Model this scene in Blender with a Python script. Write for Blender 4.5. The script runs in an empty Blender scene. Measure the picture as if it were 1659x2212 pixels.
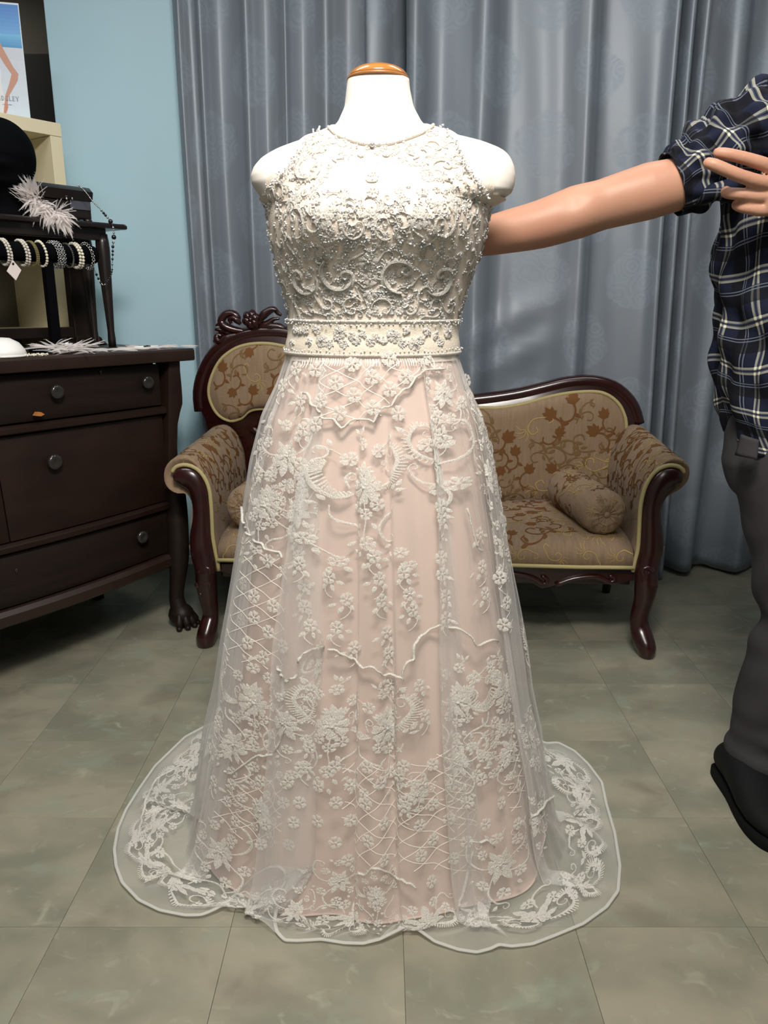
import bpy, bmesh, math, random
import numpy as np
from mathutils import Vector, Matrix
from mathutils.bvhtree import BVHTree

random.seed(7); rng = np.random.default_rng(7)
SC = bpy.context.scene
COL = SC.collection
PI = math.pi

# ------------------------------------------------------------------ camera
CAM_H, PITCH, FPX, CX, CY = 1.07, math.radians(15.0), 1690.0, 829.5, 1106.0
cd = bpy.data.cameras.new('camera'); cam = bpy.data.objects.new('camera', cd); COL.objects.link(cam)
cam.location = (0, 0, CAM_H); cam.rotation_euler = (PI/2 - PITCH, 0, 0)
cd.sensor_fit = 'VERTICAL'; cd.sensor_height = 36.0; cd.lens = 36.0*FPX/2212.0
cd.clip_start = 0.02; cd.clip_end = 60
SC.camera = cam

# ------------------------------------------------------------------ world, lights, exposure
w = bpy.data.worlds.new('world'); SC.world = w; w.use_nodes = True
w.node_tree.nodes['Background'].inputs[0].default_value = (0.75, 0.85, 1.0, 1)
w.node_tree.nodes['Background'].inputs[1].default_value = 0.02
SC.view_settings.view_transform = 'Standard'
try: SC.view_settings.look = 'None'
except Exception: pass
SC.view_settings.gamma = 1.0; SC.view_settings.use_curve_mapping = False
SC.view_settings.exposure = 0.75
SC.cycles.transparent_max_bounces = 48
SC.cycles.max_bounces = 10
ROOM_H = 2.62

def area_light(name, loc, size, size_y, power, color, aim=None):
    l = bpy.data.lights.new(name, 'AREA'); l.shape = 'RECTANGLE'; l.size = size; l.size_y = size_y
    l.energy = power; l.color = color
    o = bpy.data.objects.new(name, l); COL.objects.link(o); o.location = loc
    d = (Vector(aim) - Vector(loc)) if aim else Vector((0, 0, -1))
    o.rotation_euler = d.to_track_quat('-Z', 'Y').to_euler()
    return o
area_light('ceiling_lamp_light', (0.06, 0.28, ROOM_H-0.10), 0.6, 0.45, 43, (1.0, 0.94, 0.86), (0.0, 1.38, 0.8))
area_light('ceiling_lamp_light', (-0.9, 1.75, ROOM_H-0.06), 1.1, 0.25, 4.6, (0.92, 0.97, 1.0))
area_light('ceiling_lamp_light', (0.9, 2.0, ROOM_H-0.06), 1.1, 0.25, 2.8, (0.92, 0.97, 1.0))
area_light('ceiling_lamp_light', (-2.2, 3.9, ROOM_H-0.06), 0.6, 0.3, 2.5, (1.0, 0.95, 0.8))  # added fill for the dark alcove, no source known there
area_light('ceiling_lamp_light', (0.0, -0.9, ROOM_H-0.06), 1.2, 0.6, 12, (1.0, 0.97, 0.92))

# ------------------------------------------------------------------ projection helpers
CP, SP = math.cos(PITCH), math.sin(PITCH)
def ray(px, py):
    dx = (px-CX)/FPX; dv = (py-CY)/FPX
    return np.array([dx, CP - dv*SP, -SP - dv*CP])
def at_y(px, py, y):            # point seen at a pixel, on the upright plane at distance y
    r = ray(px, py); k = y/r[1]; return np.array([r[0]*k, y, CAM_H + r[2]*k])
def at_z(px, py, z=0.0):        # the same on a level plane
    r = ray(px, py); k = (z-CAM_H)/r[2]; return np.array([r[0]*k, r[1]*k, z])
def to_px(P):
    P = np.asarray(P, float); x = P[..., 0]; y = P[..., 1]; z = P[..., 2]-CAM_H
    zc = y*CP - z*SP; up = y*SP + z*CP
    return np.stack([CX + FPX*x/zc, CY - FPX*up/zc], -1)

# ------------------------------------------------------------------ materials
def nodes_of(m):
    m.use_nodes = True; nt = m.node_tree
    return nt, nt.nodes, nt.links, nt.nodes['Principled BSDF']
def srgb(r, g, b):
    f = lambda c: ((c/255+0.055)/1.055)**2.4 if c > 10 else c/255/12.92
    return (f(r), f(g), f(b), 1)
def mat(name, col, rough=0.5, metal=0.0, spec=0.5, coat=0.0, sheen=0.0, bump=None, vary=None, alpha=None):
    """col sRGB 0-255; bump=(scale, strength, stretch); vary=(scale, amount, col2)"""
    m = bpy.data.materials.new(name); nt, N, L, b = nodes_of(m)
    b.inputs['Base Color'].default_value = srgb(*col); b.inputs['Roughness'].default_value = rough
    b.inputs['Metallic'].default_value = metal; b.inputs['Specular IOR Level'].default_value = spec
    b.inputs['Coat Weight'].default_value = coat; b.inputs['Coat Roughness'].default_value = 0.15
    b.inputs['Sheen Weight'].default_value = sheen
    m.diffuse_color = srgb(*col)
    if bump or vary:
        tc = N.new('ShaderNodeTexCoord')
    if vary:
        mp = N.new('ShaderNodeMapping'); L.new(tc.outputs['Object'], mp.inputs[0])
        if len(vary) > 3: mp.inputs['Scale'].default_value = vary[3]
        n = N.new('ShaderNodeTexNoise'); n.inputs['Scale'].default_value = vary[0]; n.inputs['Detail'].default_value = 5
        L.new(mp.outputs[0], n.inputs['Vector'])
        mx = N.new('ShaderNodeMix'); mx.data_type = 'RGBA'
        mx.inputs[6].default_value = srgb(*col); mx.inputs[7].default_value = srgb(*vary[2])
        r = N.new('ShaderNodeMapRange'); r.inputs[1].default_value = 0.5-vary[1]; r.inputs[2].default_value = 0.5+vary[1]
        L.new(n.outputs['Fac'], r.inputs[0]); L.new(r.outputs[0], mx.inputs[0]); L.new(mx.outputs[2], b.inputs['Base Color'])
    if bump:
        mp2 = N.new('ShaderNodeMapping'); L.new(tc.outputs['Object'], mp2.inputs[0])
        if len(bump) > 2: mp2.inputs['Scale'].default_value = bump[2]
        n2 = N.new('ShaderNodeTexNoise'); n2.inputs['Scale'].default_value = bump[0]; n2.inputs['Detail'].default_value = 4
        L.new(mp2.outputs[0], n2.inputs['Vector'])
        bp = N.new('ShaderNodeBump'); bp.inputs['Strength'].default_value = bump[1]; bp.inputs['Distance'].default_value = 0.004
        L.new(n2.outputs['Fac'], bp.inputs['Height']); L.new(bp.outputs[0], b.inputs['Normal'])
    return m
def tulle_mat(name, col, a0, a1):
    m = bpy.data.materials.new(name); m.use_nodes = True; nt = m.node_tree; N, L = nt.nodes, nt.links
    N.clear(); out = N.new('ShaderNodeOutputMaterial')
    d = N.new('ShaderNodeBsdfDiffuse'); t = N.new('ShaderNodeBsdfTranslucent'); tr = N.new('ShaderNodeBsdfTransparent')
    d.inputs[0].default_value = srgb(*col); t.inputs[0].default_value = srgb(*col)
    m1 = N.new('ShaderNodeMixShader'); m1.inputs[0].default_value = 0.45; L.new(d.outputs[0], m1.inputs[1]); L.new(t.outputs[0], m1.inputs[2])
    lw = N.new('ShaderNodeLayerWeight'); lw.inputs[0].default_value = 0.5
    pw = N.new('ShaderNodeMath'); pw.operation = 'POWER'; L.new(lw.outputs['Facing'], pw.inputs[0]); pw.inputs[1].default_value = 2.4
    mr = N.new('ShaderNodeMapRange'); L.new(pw.outputs[0], mr.inputs[0]); mr.inputs[3].default_value = a0; mr.inputs[4].default_value = a1
    m2 = N.new('ShaderNodeMixShader'); L.new(mr.outputs[0], m2.inputs[0]); L.new(tr.outputs[0], m2.inputs[1]); L.new(m1.outputs[0], m2.inputs[2])
    L.new(m2.outputs[0], out.inputs[0]); m.diffuse_color = srgb(*col)
    return m

M = {}
M['form'] = mat('form_jersey', (236, 230, 222), 0.75, bump=(900, 0.08))
M['cap_wood'] = mat('varnished_pine', (190, 132, 68), 0.22, coat=0.6, vary=(3, 0.2, (168, 108, 50), (1, 1, 14)))
M['cap_rim'] = mat('turned_pine_edge', (150, 100, 52), 0.4)
M['tulle'] = tulle_mat('white_tulle', (252, 252, 251), 0.165, 0.84)
M['binding'] = tulle_mat('folded_tulle_binding', (236, 236, 232), 0.62, 0.9)
def thread_mat(name, col, amin=.72, tl=.25):
    m = mat(name, col, 0.7, spec=0.2, bump=(900, 0.8, (1, 1, .25))); nt = m.node_tree; N, L = nt.nodes, nt.links; b = N['Principled BSDF']; out = N['Material Output']
    t = N.new('ShaderNodeBsdfTranslucent'); t.inputs[0].default_value = srgb(*col); mx = N.new('ShaderNodeMixShader'); mx.inputs[0].default_value = tl
    L.new(b.outputs[0], mx.inputs[1]); L.new(t.outputs[0], mx.inputs[2]); tr = N.new('ShaderNodeBsdfTransparent')
    tc = N.new('ShaderNodeTexCoord'); n = N.new('ShaderNodeTexNoise'); n.inputs['Scale'].default_value = 420; L.new(tc.outputs['Object'], n.inputs['Vector'])
    r = N.new('ShaderNodeMapRange'); L.new(n.outputs['Fac'], r.inputs[0]); r.inputs[1].default_value = .35; r.inputs[2].default_value = .6; r.inputs[3].default_value = amin; r.inputs[4].default_value = 1.0
    m2 = N.new('ShaderNodeMixShader'); L.new(r.outputs[0], m2.inputs[0]); L.new(tr.outputs[0], m2.inputs[1]); L.new(mx.outputs[0], m2.inputs[2]); L.new(m2.outputs[0], out.inputs[0]); return m
M['lace'] = thread_mat('ivory_embroidery', (250, 247, 240))
M['lace_b'] = thread_mat('ivory_corded_lace', (250, 246, 238), 1.0, .3)
M['thread'] = mat('ivory_thread', (236, 230, 220), 0.6)
M['liner'] = mat('blush_satin', (209, 186, 174), 0.45, sheen=0.1, bump=(14, 0.05))
M['bodice'] = mat('ivory_blush_net', (234, 220, 206), 0.7, bump=(500, 0.3))
M['band'] = mat('ivory_waistband_net', (232, 221, 204), 0.65, bump=(500, 0.3))
M['bead'] = mat('silver_glass_bead', (238, 238, 238), 0.12, coat=0.8)
M['crystal'] = mat('grey_crystal', (204, 206, 210), 0.08, metal=0.5)
M['steel'] = mat('steel', (150, 150, 150), 0.3, metal=1)
M['mahog'] = mat('red_mahogany', (50, 17, 17), 0.25, coat=0.4, vary=(6, 0.25, (32, 11, 11), (1, 1, 6)))
M['mahog_dark'] = mat('dark_carved_mahogany', (44, 16, 16), 0.27, coat=0.5)
M['uphol'] = mat('beige_brocade_ground', (152, 130, 106), 0.85, spec=0.15, sheen=0.08, vary=(30, 0.3, (130, 108, 87), (4, 1, .4)), bump=(260, 0.3))
M['broc_brown'] = mat('brown_brocade_motif', (112, 77, 46), 0.85, spec=0.1)
M['broc_gold'] = mat('gold_brocade_thread', (176, 150, 92), 0.6, spec=0.2)
M['broc_tan'] = mat('tan_brocade_motif', (120, 95, 64), 0.85, spec=0.1)
M['piping'] = mat('pale_gold_gimp', (186, 172, 122), 0.7, bump=(900, 0.6))
M['oak_dark'] = mat('dark_oak', (36, 24, 19), 0.5, spec=0.3, vary=(5, 0.3, (23, 16, 13), (1, 1, 9)), bump=(60, 0.15, (1, 1, 8)))
M['oak_top'] = mat('worn_oak_top', (50, 34, 27), 0.42, vary=(7, 0.3, (34, 22, 18), (1, 8, 1)))
M['oak_red'] = mat('reddish_veneer', (42, 25, 19), 0.45, spec=0.35, vary=(3, 0.3, (25, 16, 13), (2, 1, 5)))
M['wear'] = mat('bare_wood_chip', (176, 110, 52), 0.7)
M['knob'] = mat('dull_pressed_glass_knob', (44, 42, 40), 0.2, coat=0.4)
M['ebony'] = mat('black_lacquered_wood', (30, 23, 22), 0.35, coat=0.2)
M['velvet'] = mat('black_velvet', (8, 9, 12), 0.95, spec=0.05)
M['feather'] = tulle_mat('white_feather', (248, 242, 240), 0.6, 0.95)
M['pearl'] = mat('pearl', (206, 200, 190), 0.18, coat=0.5)
M['pearl_w'] = mat('cream_pearl', (226, 220, 200), 0.2, coat=0.5)
M['silver'] = mat('silver', (200, 200, 200), 0.15, metal=1)
M['jet'] = mat('jet_bead', (20, 20, 24), 0.1, coat=0.6)
M['paper'] = mat('white_card', (226, 214, 210), 0.7)
M['white'] = mat('white_gloss', (236, 234, 232), 0.4)
M['cream'] = mat('cream_laminate', (230, 220, 188), 0.5)
M['shelf_in'] = mat('shelf_back_painted_shade', (96, 92, 82), 0.6)  # shade inside the shelf is put into the back board's colour
M['skin'] = mat('skin', (186, 142, 118), 0.5, vary=(9, 0.25, (178, 128, 106)), bump=(200, 0.06), spec=0.4)
M['hair'] = mat('brown_hair', (58, 42, 30), 0.6)
M['eye'] = mat('eye', (60, 50, 44), 0.2)
M['trouser'] = mat('grey_cotton_twill', (66, 64, 67), 0.9, spec=0.2, bump=(25, 0.3), vary=(8, 0.25, (54, 52, 55)))
M['shoe'] = mat('black_shoe_leather', (14, 16, 17), 0.75, spec=0.2)
M['sole'] = mat('black_rubber', (11, 12, 13), 0.9, spec=0.15)
M['dark'] = mat('dark_olive_paint', (66, 64, 56), 0.8)
M['black'] = mat('black_cloth', (24, 24, 26), 0.9)

# plaid cloth: UV in metres
def plaid_mat():
    m = bpy.data.materials.new('navy_plaid_cotton'); nt, N, L, b = nodes_of(m)
    b.inputs['Roughness'].default_value = 0.85; b.inputs['Specular IOR Level'].default_value = 0.2
    uv = N.new('ShaderNodeUVMap'); sp = N.new('ShaderNodeSeparateXYZ'); L.new(uv.outputs[0], sp.inputs[0])
    def math_(op, a, b_=None, c=None):
        n = N.new('ShaderNodeMath'); n.operation = op
        for i, v in enumerate((a, b_, c)):
            if v is None: continue
            if isinstance(v, (int, float)): n.inputs[i].default_value = v
            else: L.new(v, n.inputs[i])
        return n.outputs[0]
    def stripe(src, period, c, half):
        f = math_('FRACT', math_('ADD', math_('DIVIDE', src, period), 10.0))
        return math_('LESS_THAN', math_('ABSOLUTE', math_('SUBTRACT', f, c)), half)
    col = None
    def mixc(prev, fac, colr, k=1.0):
        mx = N.new('ShaderNodeMix'); mx.data_type = 'RGBA'; L.new(math_('MULTIPLY', fac, k), mx.inputs[0])
        if prev is None: mx.inputs[6].default_value = srgb(21, 26, 46)
        else: L.new(prev, mx.inputs[6])
        mx.inputs[7].default_value = srgb(*colr); return mx.outputs[2]
    marks = [[], []]
    for k, ax in enumerate((sp.outputs[0], sp.outputs[1])):
        P = 0.076 if k == 0 else 0.082
        col = mixc(col, stripe(ax, P, 0.22, 0.17), (9, 10, 14), 0.75)
        for c in (0.30, 0.36): col = mixc(col, stripe(ax, P, c, 0.012), (120, 128, 150), 0.5)
        col = mixc(col, stripe(ax, P, 0.66, 0.085), (84, 90, 112), 0.45)
        for c in (0.60, 0.72): col = mixc(col, stripe(ax, P, c, 0.024), (200, 198, 172), 0.36); marks[k].append(stripe(ax, P, c, 0.030))
        col = mixc(col, stripe(ax, P, 0.66, 0.012), (20, 22, 40), 0.9)
    u_ = math_('MAXIMUM', *marks[0]); v_ = math_('MAXIMUM', *marks[1]); col = mixc(col, math_('MULTIPLY', u_, v_), (226, 224, 198), 0.85)
    L.new(col, b.inputs['Base Color'])
    tc = N.new('ShaderNodeTexCoord'); n2 = N.new('ShaderNodeTexNoise'); n2.inputs['Scale'].default_value = 45
    L.new(tc.outputs['Object'], n2.inputs['Vector']); bp = N.new('ShaderNodeBump'); bp.inputs['Strength'].default_value = 0.5; bp.inputs['Distance'].default_value = 0.004
    L.new(n2.outputs['Fac'], bp.inputs['Height']); L.new(bp.outputs[0], b.inputs['Normal'])
    m.diffuse_color = srgb(30, 34, 52); return m
M['plaid'] = plaid_mat()

# grey satin curtain with woven medallions: UV in metres of cloth
def curtain_mat():
    m = bpy.data.materials.new('grey_jacquard_satin'); nt, N, L, b = nodes_of(m)
    uv = N.new('ShaderNodeUVMap'); sp = N.new('ShaderNodeSeparateXYZ'); L.new(uv.outputs[0], sp.inputs[0])
    def mt(op, a, b_=None):
        n = N.new('ShaderNodeMath'); n.operation = op
        for i, v in enumerate((a, b_)):
            if v is None: continue
            if isinstance(v, (int, float)): n.inputs[i].default_value = v
            else: L.new(v, n.inputs[i])
        return n.outputs[0]
    PX_, PY_ = 0.40, 0.46
    def dist(ou, ov):
        fx = mt('MULTIPLY', mt('SUBTRACT', mt('FRACT', mt('ADD', mt('DIVIDE', sp.outputs[0], PX_), 10+ou)), 0.5), PX_)
        fy = mt('MULTIPLY', mt('SUBTRACT', mt('FRACT', mt('ADD', mt('DIVIDE', sp.outputs[1], PY_), 10+ov)), 0.5), PY_)
        return mt('SQRT', mt('ADD', mt('MULTIPLY', fx, fx), mt('MULTIPLY', fy, fy))), mt('ARCTAN2', fy, fx)
    d1, a1 = dist(0, 0); d2, a2 = dist(0.5, 0.5)
    d = mt('MINIMUM', d1, d2)
    vo = N.new('ShaderNodeTexVoronoi'); vo.feature = 'DISTANCE_TO_EDGE'; vo.inputs['Scale'].default_value = 34; L.new(uv.outputs[0], vo.inputs['Vector'])
    v2 = N.new('ShaderNodeTexVoronoi'); v2.inputs['Scale'].default_value = 16; L.new(uv.outputs[0], v2.inputs['Vector'])
    rings = mt('ADD', mt('MULTIPLY', mt('SINE', mt('MULTIPLY', v2.outputs['Distance'], 26.0)), 0.5), 0.5)
    lace = mt('MAXIMUM', rings, mt('MULTIPLY', mt('LESS_THAN', vo.outputs['Distance'], 0.07), 0.45))
    lace = mt('ADD', mt('MULTIPLY', lace, 0.75), 0.25)
    wob = mt('ADD', d, mt('MULTIPLY', v2.outputs['Distance'], 0.03))
    mr = N.new('ShaderNodeMapRange'); L.new(wob, mr.inputs[0]); mr.inputs[1].default_value = 0.128; mr.inputs[2].default_value = 0.118
    fac = mt('MULTIPLY', mr.outputs[0], lace)
    no = N.new('ShaderNodeTexNoise'); no.inputs['Scale'].default_value = 2.0; L.new(uv.outputs[0], no.inputs['Vector'])
    bx = N.new('ShaderNodeMix'); bx.data_type = 'RGBA'; L.new(no.outputs['Fac'], bx.inputs[0])
    bx.inputs[6].default_value = srgb(119, 131, 142); bx.inputs[7].default_value = srgb(133, 138, 147)
    mx = N.new('ShaderNodeMix'); mx.data_type = 'RGBA'; L.new(mt('MULTIPLY', fac, 0.42), mx.inputs[0])
    L.new(bx.outputs[2], mx.inputs[6]); mx.inputs[7].default_value = srgb(146, 160, 174)
    L.new(mx.outputs[2], b.inputs['Base Color'])
    r = N.new('ShaderNodeMapRange'); L.new(fac, r.inputs[0]); r.inputs[3].default_value = 0.46; r.inputs[4].default_value = 0.56
    L.new(r.outputs[0], b.inputs['Roughness']); b.inputs['Metallic'].default_value = 0.2
    b.inputs['Specular IOR Level'].default_value = 0.6
    # crosswise slub weave
    wv = N.new('ShaderNodeTexNoise'); mp = N.new('ShaderNodeMapping'); L.new(uv.outputs[0], mp.inputs[0]); mp.inputs['Scale'].default_value = (30, 700, 1)
    L.new(mp.outputs[0], wv.inputs['Vector']); wv.inputs['Scale'].default_value = 1.0
    bp = N.new('ShaderNodeBump'); bp.inputs['Strength'].default_value = 0.12; bp.inputs['Distance'].default_value = 0.002
    L.new(wv.outputs['Fac'], bp.inputs['Height']); L.new(bp.outputs[0], b.inputs['Normal'])
    m.diffuse_color = srgb(120, 124, 132); return m
M['curtain'] = curtain_mat()

def floor_mat():
    m = bpy.data.materials.new('mottled_vinyl_tile'); nt, N, L, b = nodes_of(m)
    g = N.new('ShaderNodeNewGeometry'); oi = N.new('ShaderNodeObjectInfo')
    cb = N.new('ShaderNodeCombineXYZ'); mu = N.new('ShaderNodeMath'); mu.operation = 'MULTIPLY'; mu.inputs[1].default_value = 6.0
    L.new(oi.outputs['Random'], mu.inputs[0]); L.new(mu.outputs[0], cb.inputs[2])
    ad = N.new('ShaderNodeVectorMath'); ad.operation = 'ADD'; L.new(g.outputs['Position'], ad.inputs[0]); L.new(cb.outputs[0], ad.inputs[1])
    mp = N.new('ShaderNodeMapping'); L.new(ad.outputs[0], mp.inputs[0]); mp.inputs['Scale'].default_value = (1.0, 1.25, 1)
    def noise(sc, det, dis=0.0):
        n = N.new('ShaderNodeTexNoise'); n.inputs['Scale'].default_value = sc; n.inputs['Detail'].default_value = det
        n.inputs['Distortion'].default_value = dis; L.new(mp.outputs[0], n.inputs['Vector']); return n.outputs['Fac']
    def ramp(src, lo, hi):
        r = N.new('ShaderNodeMapRange'); L.new(src, r.inputs[0]); r.inputs[1].default_value = lo; r.inputs[2].default_value = hi; return r.outputs[0]
    def mix(fac, a, c, k=None):
        x = N.new('ShaderNodeMix'); x.data_type = 'RGBA'; L.new(fac, x.inputs[0])
        if isinstance(a, tuple): x.inputs[6].default_value = srgb(*a)
        else: L.new(a, x.inputs[6])
        x.inputs[7].default_value = srgb(*c); return x.outputs[2]
    c = mix(ramp(noise(5, 6, 0.4), .38, .62), (146, 141, 124), (122, 122, 107))
    c = mix(ramp(noise(9, 5, 0.8), .55, .75), c, (134, 140, 124))
    c = mix(ramp(noise(22, 6, 1.0), .60, .78), c, (152, 152, 134))
    c = mix(ramp(noise(7.5, 4, 0.5), .56, .80), c, (120, 114, 100))
    L.new(c, b.inputs['Base Color']); b.inputs['Roughness'].default_value = 0.42; b.inputs['Specular IOR Level'].default_value = 0.35
    m.diffuse_color = srgb(130, 130, 114); return m
M['tile'] = floor_mat()
M['grout'] = mat('floor_joint', (110, 108, 95), 0.9)
M['blue'] = mat('pale_blue_paint', (176, 214, 228), 0.55, vary=(1.6, 0.25, (184, 216, 232)), bump=(80, 0.04))
M['wallp'] = mat('cool_white_paint', (140, 146, 150), 0.8)
M['ceil'] = mat('white_ceiling_paint', (176, 178, 178), 0.9)
M['lampglow'] = bpy.data.materials.new('lamp_diffuser'); _nt, _N, _L, _b = nodes_of(M['lampglow'])
_b.inputs['Emission Color'].default_value = (1, .97, .92, 1); _b.inputs['Emission Strength'].default_value = 2.0

# ------------------------------------------------------------------ objects
def wm(o):
    m = o.matrix_basis.copy()
    while o.parent: o = o.parent; m = o.matrix_basis @ m
    return m
def thing(name, label, cat, loc=(0, 0, 0), rotz=0.0, group=None):
    o = bpy.data.objects.new(name, None); COL.objects.link(o); o.empty_display_size = 0.05
    o.matrix_basis = Matrix.Translation(Vector(loc)) @ Matrix.Rotation(rotz, 4, 'Z')
    o['label'] = label; o['category'] = cat
    if group: o['group'] = group
    return o
def tag(o, label, cat, group=None):
    o['label'] = label; o['category'] = cat
    if group: o['group'] = group
    return o
def catmull(pts, n, closed=False):
    P = np.asarray(pts, float); k = len(P)
    if closed: idx = lambda i: P[i % k]
    else:      idx = lambda i: P[min(max(i, 0), k-1)]
    out = []
    segs = k if closed else k-1
    per = max(1, int(round(n/segs)))
    for i in range(segs):
        p0, p1, p2, p3 = idx(i-1), idx(i), idx(i+1), idx(i+2)
        for j in range(per):
            t = j/per
            out.append(0.5*((2*p1)+(-p0+p2)*t+(2*p0-5*p1+4*p2-p3)*t*t+(-p0+3*p1-3*p2+p3)*t**3))
    if not closed: out.append(P[-1])
    return np.array(out)

class MB:
    def __init__(s): s.V = []; s.F = []; s.UV = []; s.n = 0; s.hasuv = False
    def add(s, V, F, uv=None):
        V = np.asarray(V, float).reshape(-1, 3); b = s.n
        s.V.append(V); s.n += len(V)
        s.F.extend([tuple(int(i)+b for i in f) for f in F])
        if uv is None: uv = np.zeros((len(V), 2))
        else: s.hasuv = True
        s.UV.append(np.asarray(uv, float)); return s
    def grid(s, P, cu=False, cv=False, uv=None, flip=False):
        P = np.asarray(P, float); a, b = P.shape[:2]; F = []
        for i in range(a if cu else a-1):
            i2 = (i+1) % a
            for j in range(b if cv else b-1):
                j2 = (j+1) % b
                f = (i*b+j, i2*b+j, i2*b+j2, i*b+j2)
                F.append(f[::-1] if flip else f)
        return s.add(P.reshape(-1, 3), F, None if uv is None else np.asarray(uv).reshape(-1, 2))
    def loft(s, rings, cap=True):
        R = np.asarray(rings, float); s.grid(R, cv=True); b = s.n - R.shape[0]*R.shape[1]; n = R.shape[1]
        if cap:
            s.F.append(tuple(b+i for i in range(n))); s.F.append(tuple(b+(R.shape[0]-1)*n+i for i in reversed(range(n))))
        return s
    def tube(s, path, r, n=8, cap=True, flat=None, up=(0, 0, 1), closed=False):
        """round tube along a path; r scalar, list, or list of (r_side, r_up)"""
        P = np.asarray(path, float); k = len(P)
        if closed: T = np.roll(P, -1, 0)-np.roll(P, 1, 0)
        else: T = np.gradient(P, axis=0)
        T /= (np.linalg.norm(T, axis=1)[:, None]+1e-12)
        rr = np.asarray(r, float)
        if rr.ndim == 0: rr = np.full((k, 2), float(rr))
        elif rr.ndim == 1: rr = np.stack([rr, rr], 1)
        up = np.asarray(up, float); rings = []
        a = np.linspace(0, 2*PI, n, endpoint=False); prev = None
        for i in range(k):
            u = np.cross(up, T[i]); l = np.linalg.norm(u)
            if l < 0.15 and prev is not None: u = prev - T[i]*np.dot(prev, T[i]); l = np.linalg.norm(u)
            elif l < 1e-6: u = np.cross((0, 1, 0), T[i]); l = np.linalg.norm(u)
            u = u/l
            if prev is not None and np.dot(u, prev) < 0: u = -u
            prev = u; v = np.cross(T[i], u)
            rings.append(P[i] + np.outer(np.cos(a)*rr[i, 0], u) + np.outer(np.sin(a)*rr[i, 1], v))
        R = np.array(rings)
        if closed: return s.grid(R, cu=True, cv=True)
        return s.loft(R, cap)
    def lathe(s, prof, n=24, c=(0, 0, 0), axis='z', cap=True):
        pr = np.asarray(prof, float); a = np.linspace(0, 2*PI, n, endpoint=False)
        R = []
        for r, z in pr:
            x, y = r*np.cos(a), r*np.sin(a); zz = np.full(n, z)
            if axis == 'z': p = np.stack([x, y, zz], 1)
            elif axis == 'y': p = np.stack([x, zz, y], 1)
            else: p = np.stack([zz, x, y], 1)
            R.append(p+np.asarray(c))
        return s.loft(R, cap)
    def box(s, lo, hi, bev=0.0):
        lo = np.asarray(lo, float); hi = np.asarray(hi, float)
        if bev <= 0:
            x0, y0, z0 = lo; x1, y1, z1 = hi
            V = [(x0,y0,z0),(x1,y0,z0),(x1,y1,z0),(x0,y1,z0),(x0,y0,z1),(x1,y0,z1),(x1,y1,z1),(x0,y1,z1)]
            return s.add(V, [(3,2,1,0),(4,5,6,7),(0,1,5,4),(1,2,6,5),(2,3,7,6),(3,0,4,7)])
        bm = bmesh.new(); bmesh.ops.create_cube(bm, size=1.0)
        for v in bm.verts: v.co = Vector(((lo+hi)/2 + np.array(v.co)*(hi-lo)))
        bmesh.ops.bevel(bm, geom=bm.edges[:], offset=bev, segments=2, affect='EDGES', profile=0.5)
        bm.verts.index_update(); V = [v.co[:] for v in bm.verts]; F = [[v.index for v in f.verts] for f in bm.faces]; bm.free()
        return s.add(V, F)
    def prism(s, poly, y0, y1, bev=0.0, plane='xz'):
        """closed outline extruded, with a chamfer on both faces"""
        p = np.asarray(poly, float); n = len(p)
        ar = 0.5*np.sum(p[:, 0]*np.roll(p[:, 1], -1)-np.roll(p[:, 0], -1)*p[:, 1])
        if ar < 0: p = p[::-1]
        t = np.roll(p, -1, 0)-np.roll(p, 1, 0); nn = np.stack([t[:, 1], -t[:, 0]], 1); nn /= np.linalg.norm(nn, axis=1)[:, None]+1e-12
        q = p - nn*bev
        def to3(a, y):
            yy = np.full(len(a), y)
            if plane == 'xz': return np.stack([a[:, 0], yy, a[:, 1]], 1)
            if plane == 'xy': return np.stack([a[:, 0], a[:, 1], yy], 1)
            return np.stack([yy, a[:, 0], a[:, 1]], 1)
        rs = [to3(p, y0), to3(p, y1)] if bev <= 0 else [to3(q, y0), to3(q+nn*bev*.7, y0+(bev*.3 if y1 > y0 else -bev*.3)), to3(p, y0+(bev if y1 > y0 else -bev)), to3(p, y1-(bev if y1 > y0 else -bev)), to3(q, y1)]
        return s.loft(rs, True)
    def sphere(s, c, r, n=10, m=7):
        r = np.broadcast_to(np.asarray(r, float), 3); R = []
        for i in range(m+1):
            t = PI*(i/m); t = min(max(t, 0.02), PI-0.02)
            a = np.linspace(0, 2*PI, n, endpoint=False)
            R.append(np.stack([np.sin(t)*np.cos(a)*r[0], np.sin(t)*np.sin(a)*r[1], np.full(n, np.cos(t)*r[2])], 1)+np.asarray(c))
        return s.loft(R, True)
    def xf(s, Mx):
        A = np.array(Mx); s.V = [v @ A[:3, :3].T + A[:3, 3] for v in s.V]; return s
    def build(s, name, m, parent=None, smooth=True, world=False, **props):
        me = bpy.data.meshes.new(name)
        V = np.concatenate(s.V) if s.V else np.zeros((0, 3))
        if world and parent is not None:
            A = np.array(wm(parent).inverted()); V = V @ A[:3, :3].T + A[:3, 3]
        me.from_pydata(V.tolist(), [], s.F)
        if s.hasuv:
            uvl = me.uv_layers.new(name='UVMap'); UV = np.concatenate(s.UV)
            li = np.empty(len(me.loops), dtype=np.int32); me.loops.foreach_get('vertex_index', li)
            uvl.data.foreach_set('uv', UV[li].astype(np.float32).ravel())
        if smooth: me.polygons.foreach_set('use_smooth', np.ones(len(me.polygons), dtype=bool))
        if m is not None: me.materials.append(m)
        me.update(); o = bpy.data.objects.new(name, me); COL.objects.link(o)
        if parent is not None: o.parent = parent
        for k, v in props.items(): o[k] = v
        return o
def fix_normals(o):
    bm = bmesh.new(); bm.from_mesh(o.data); bmesh.ops.recalc_face_normals(bm, faces=bm.faces[:]); bm.to_mesh(o.data); bm.free(); return o
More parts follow.
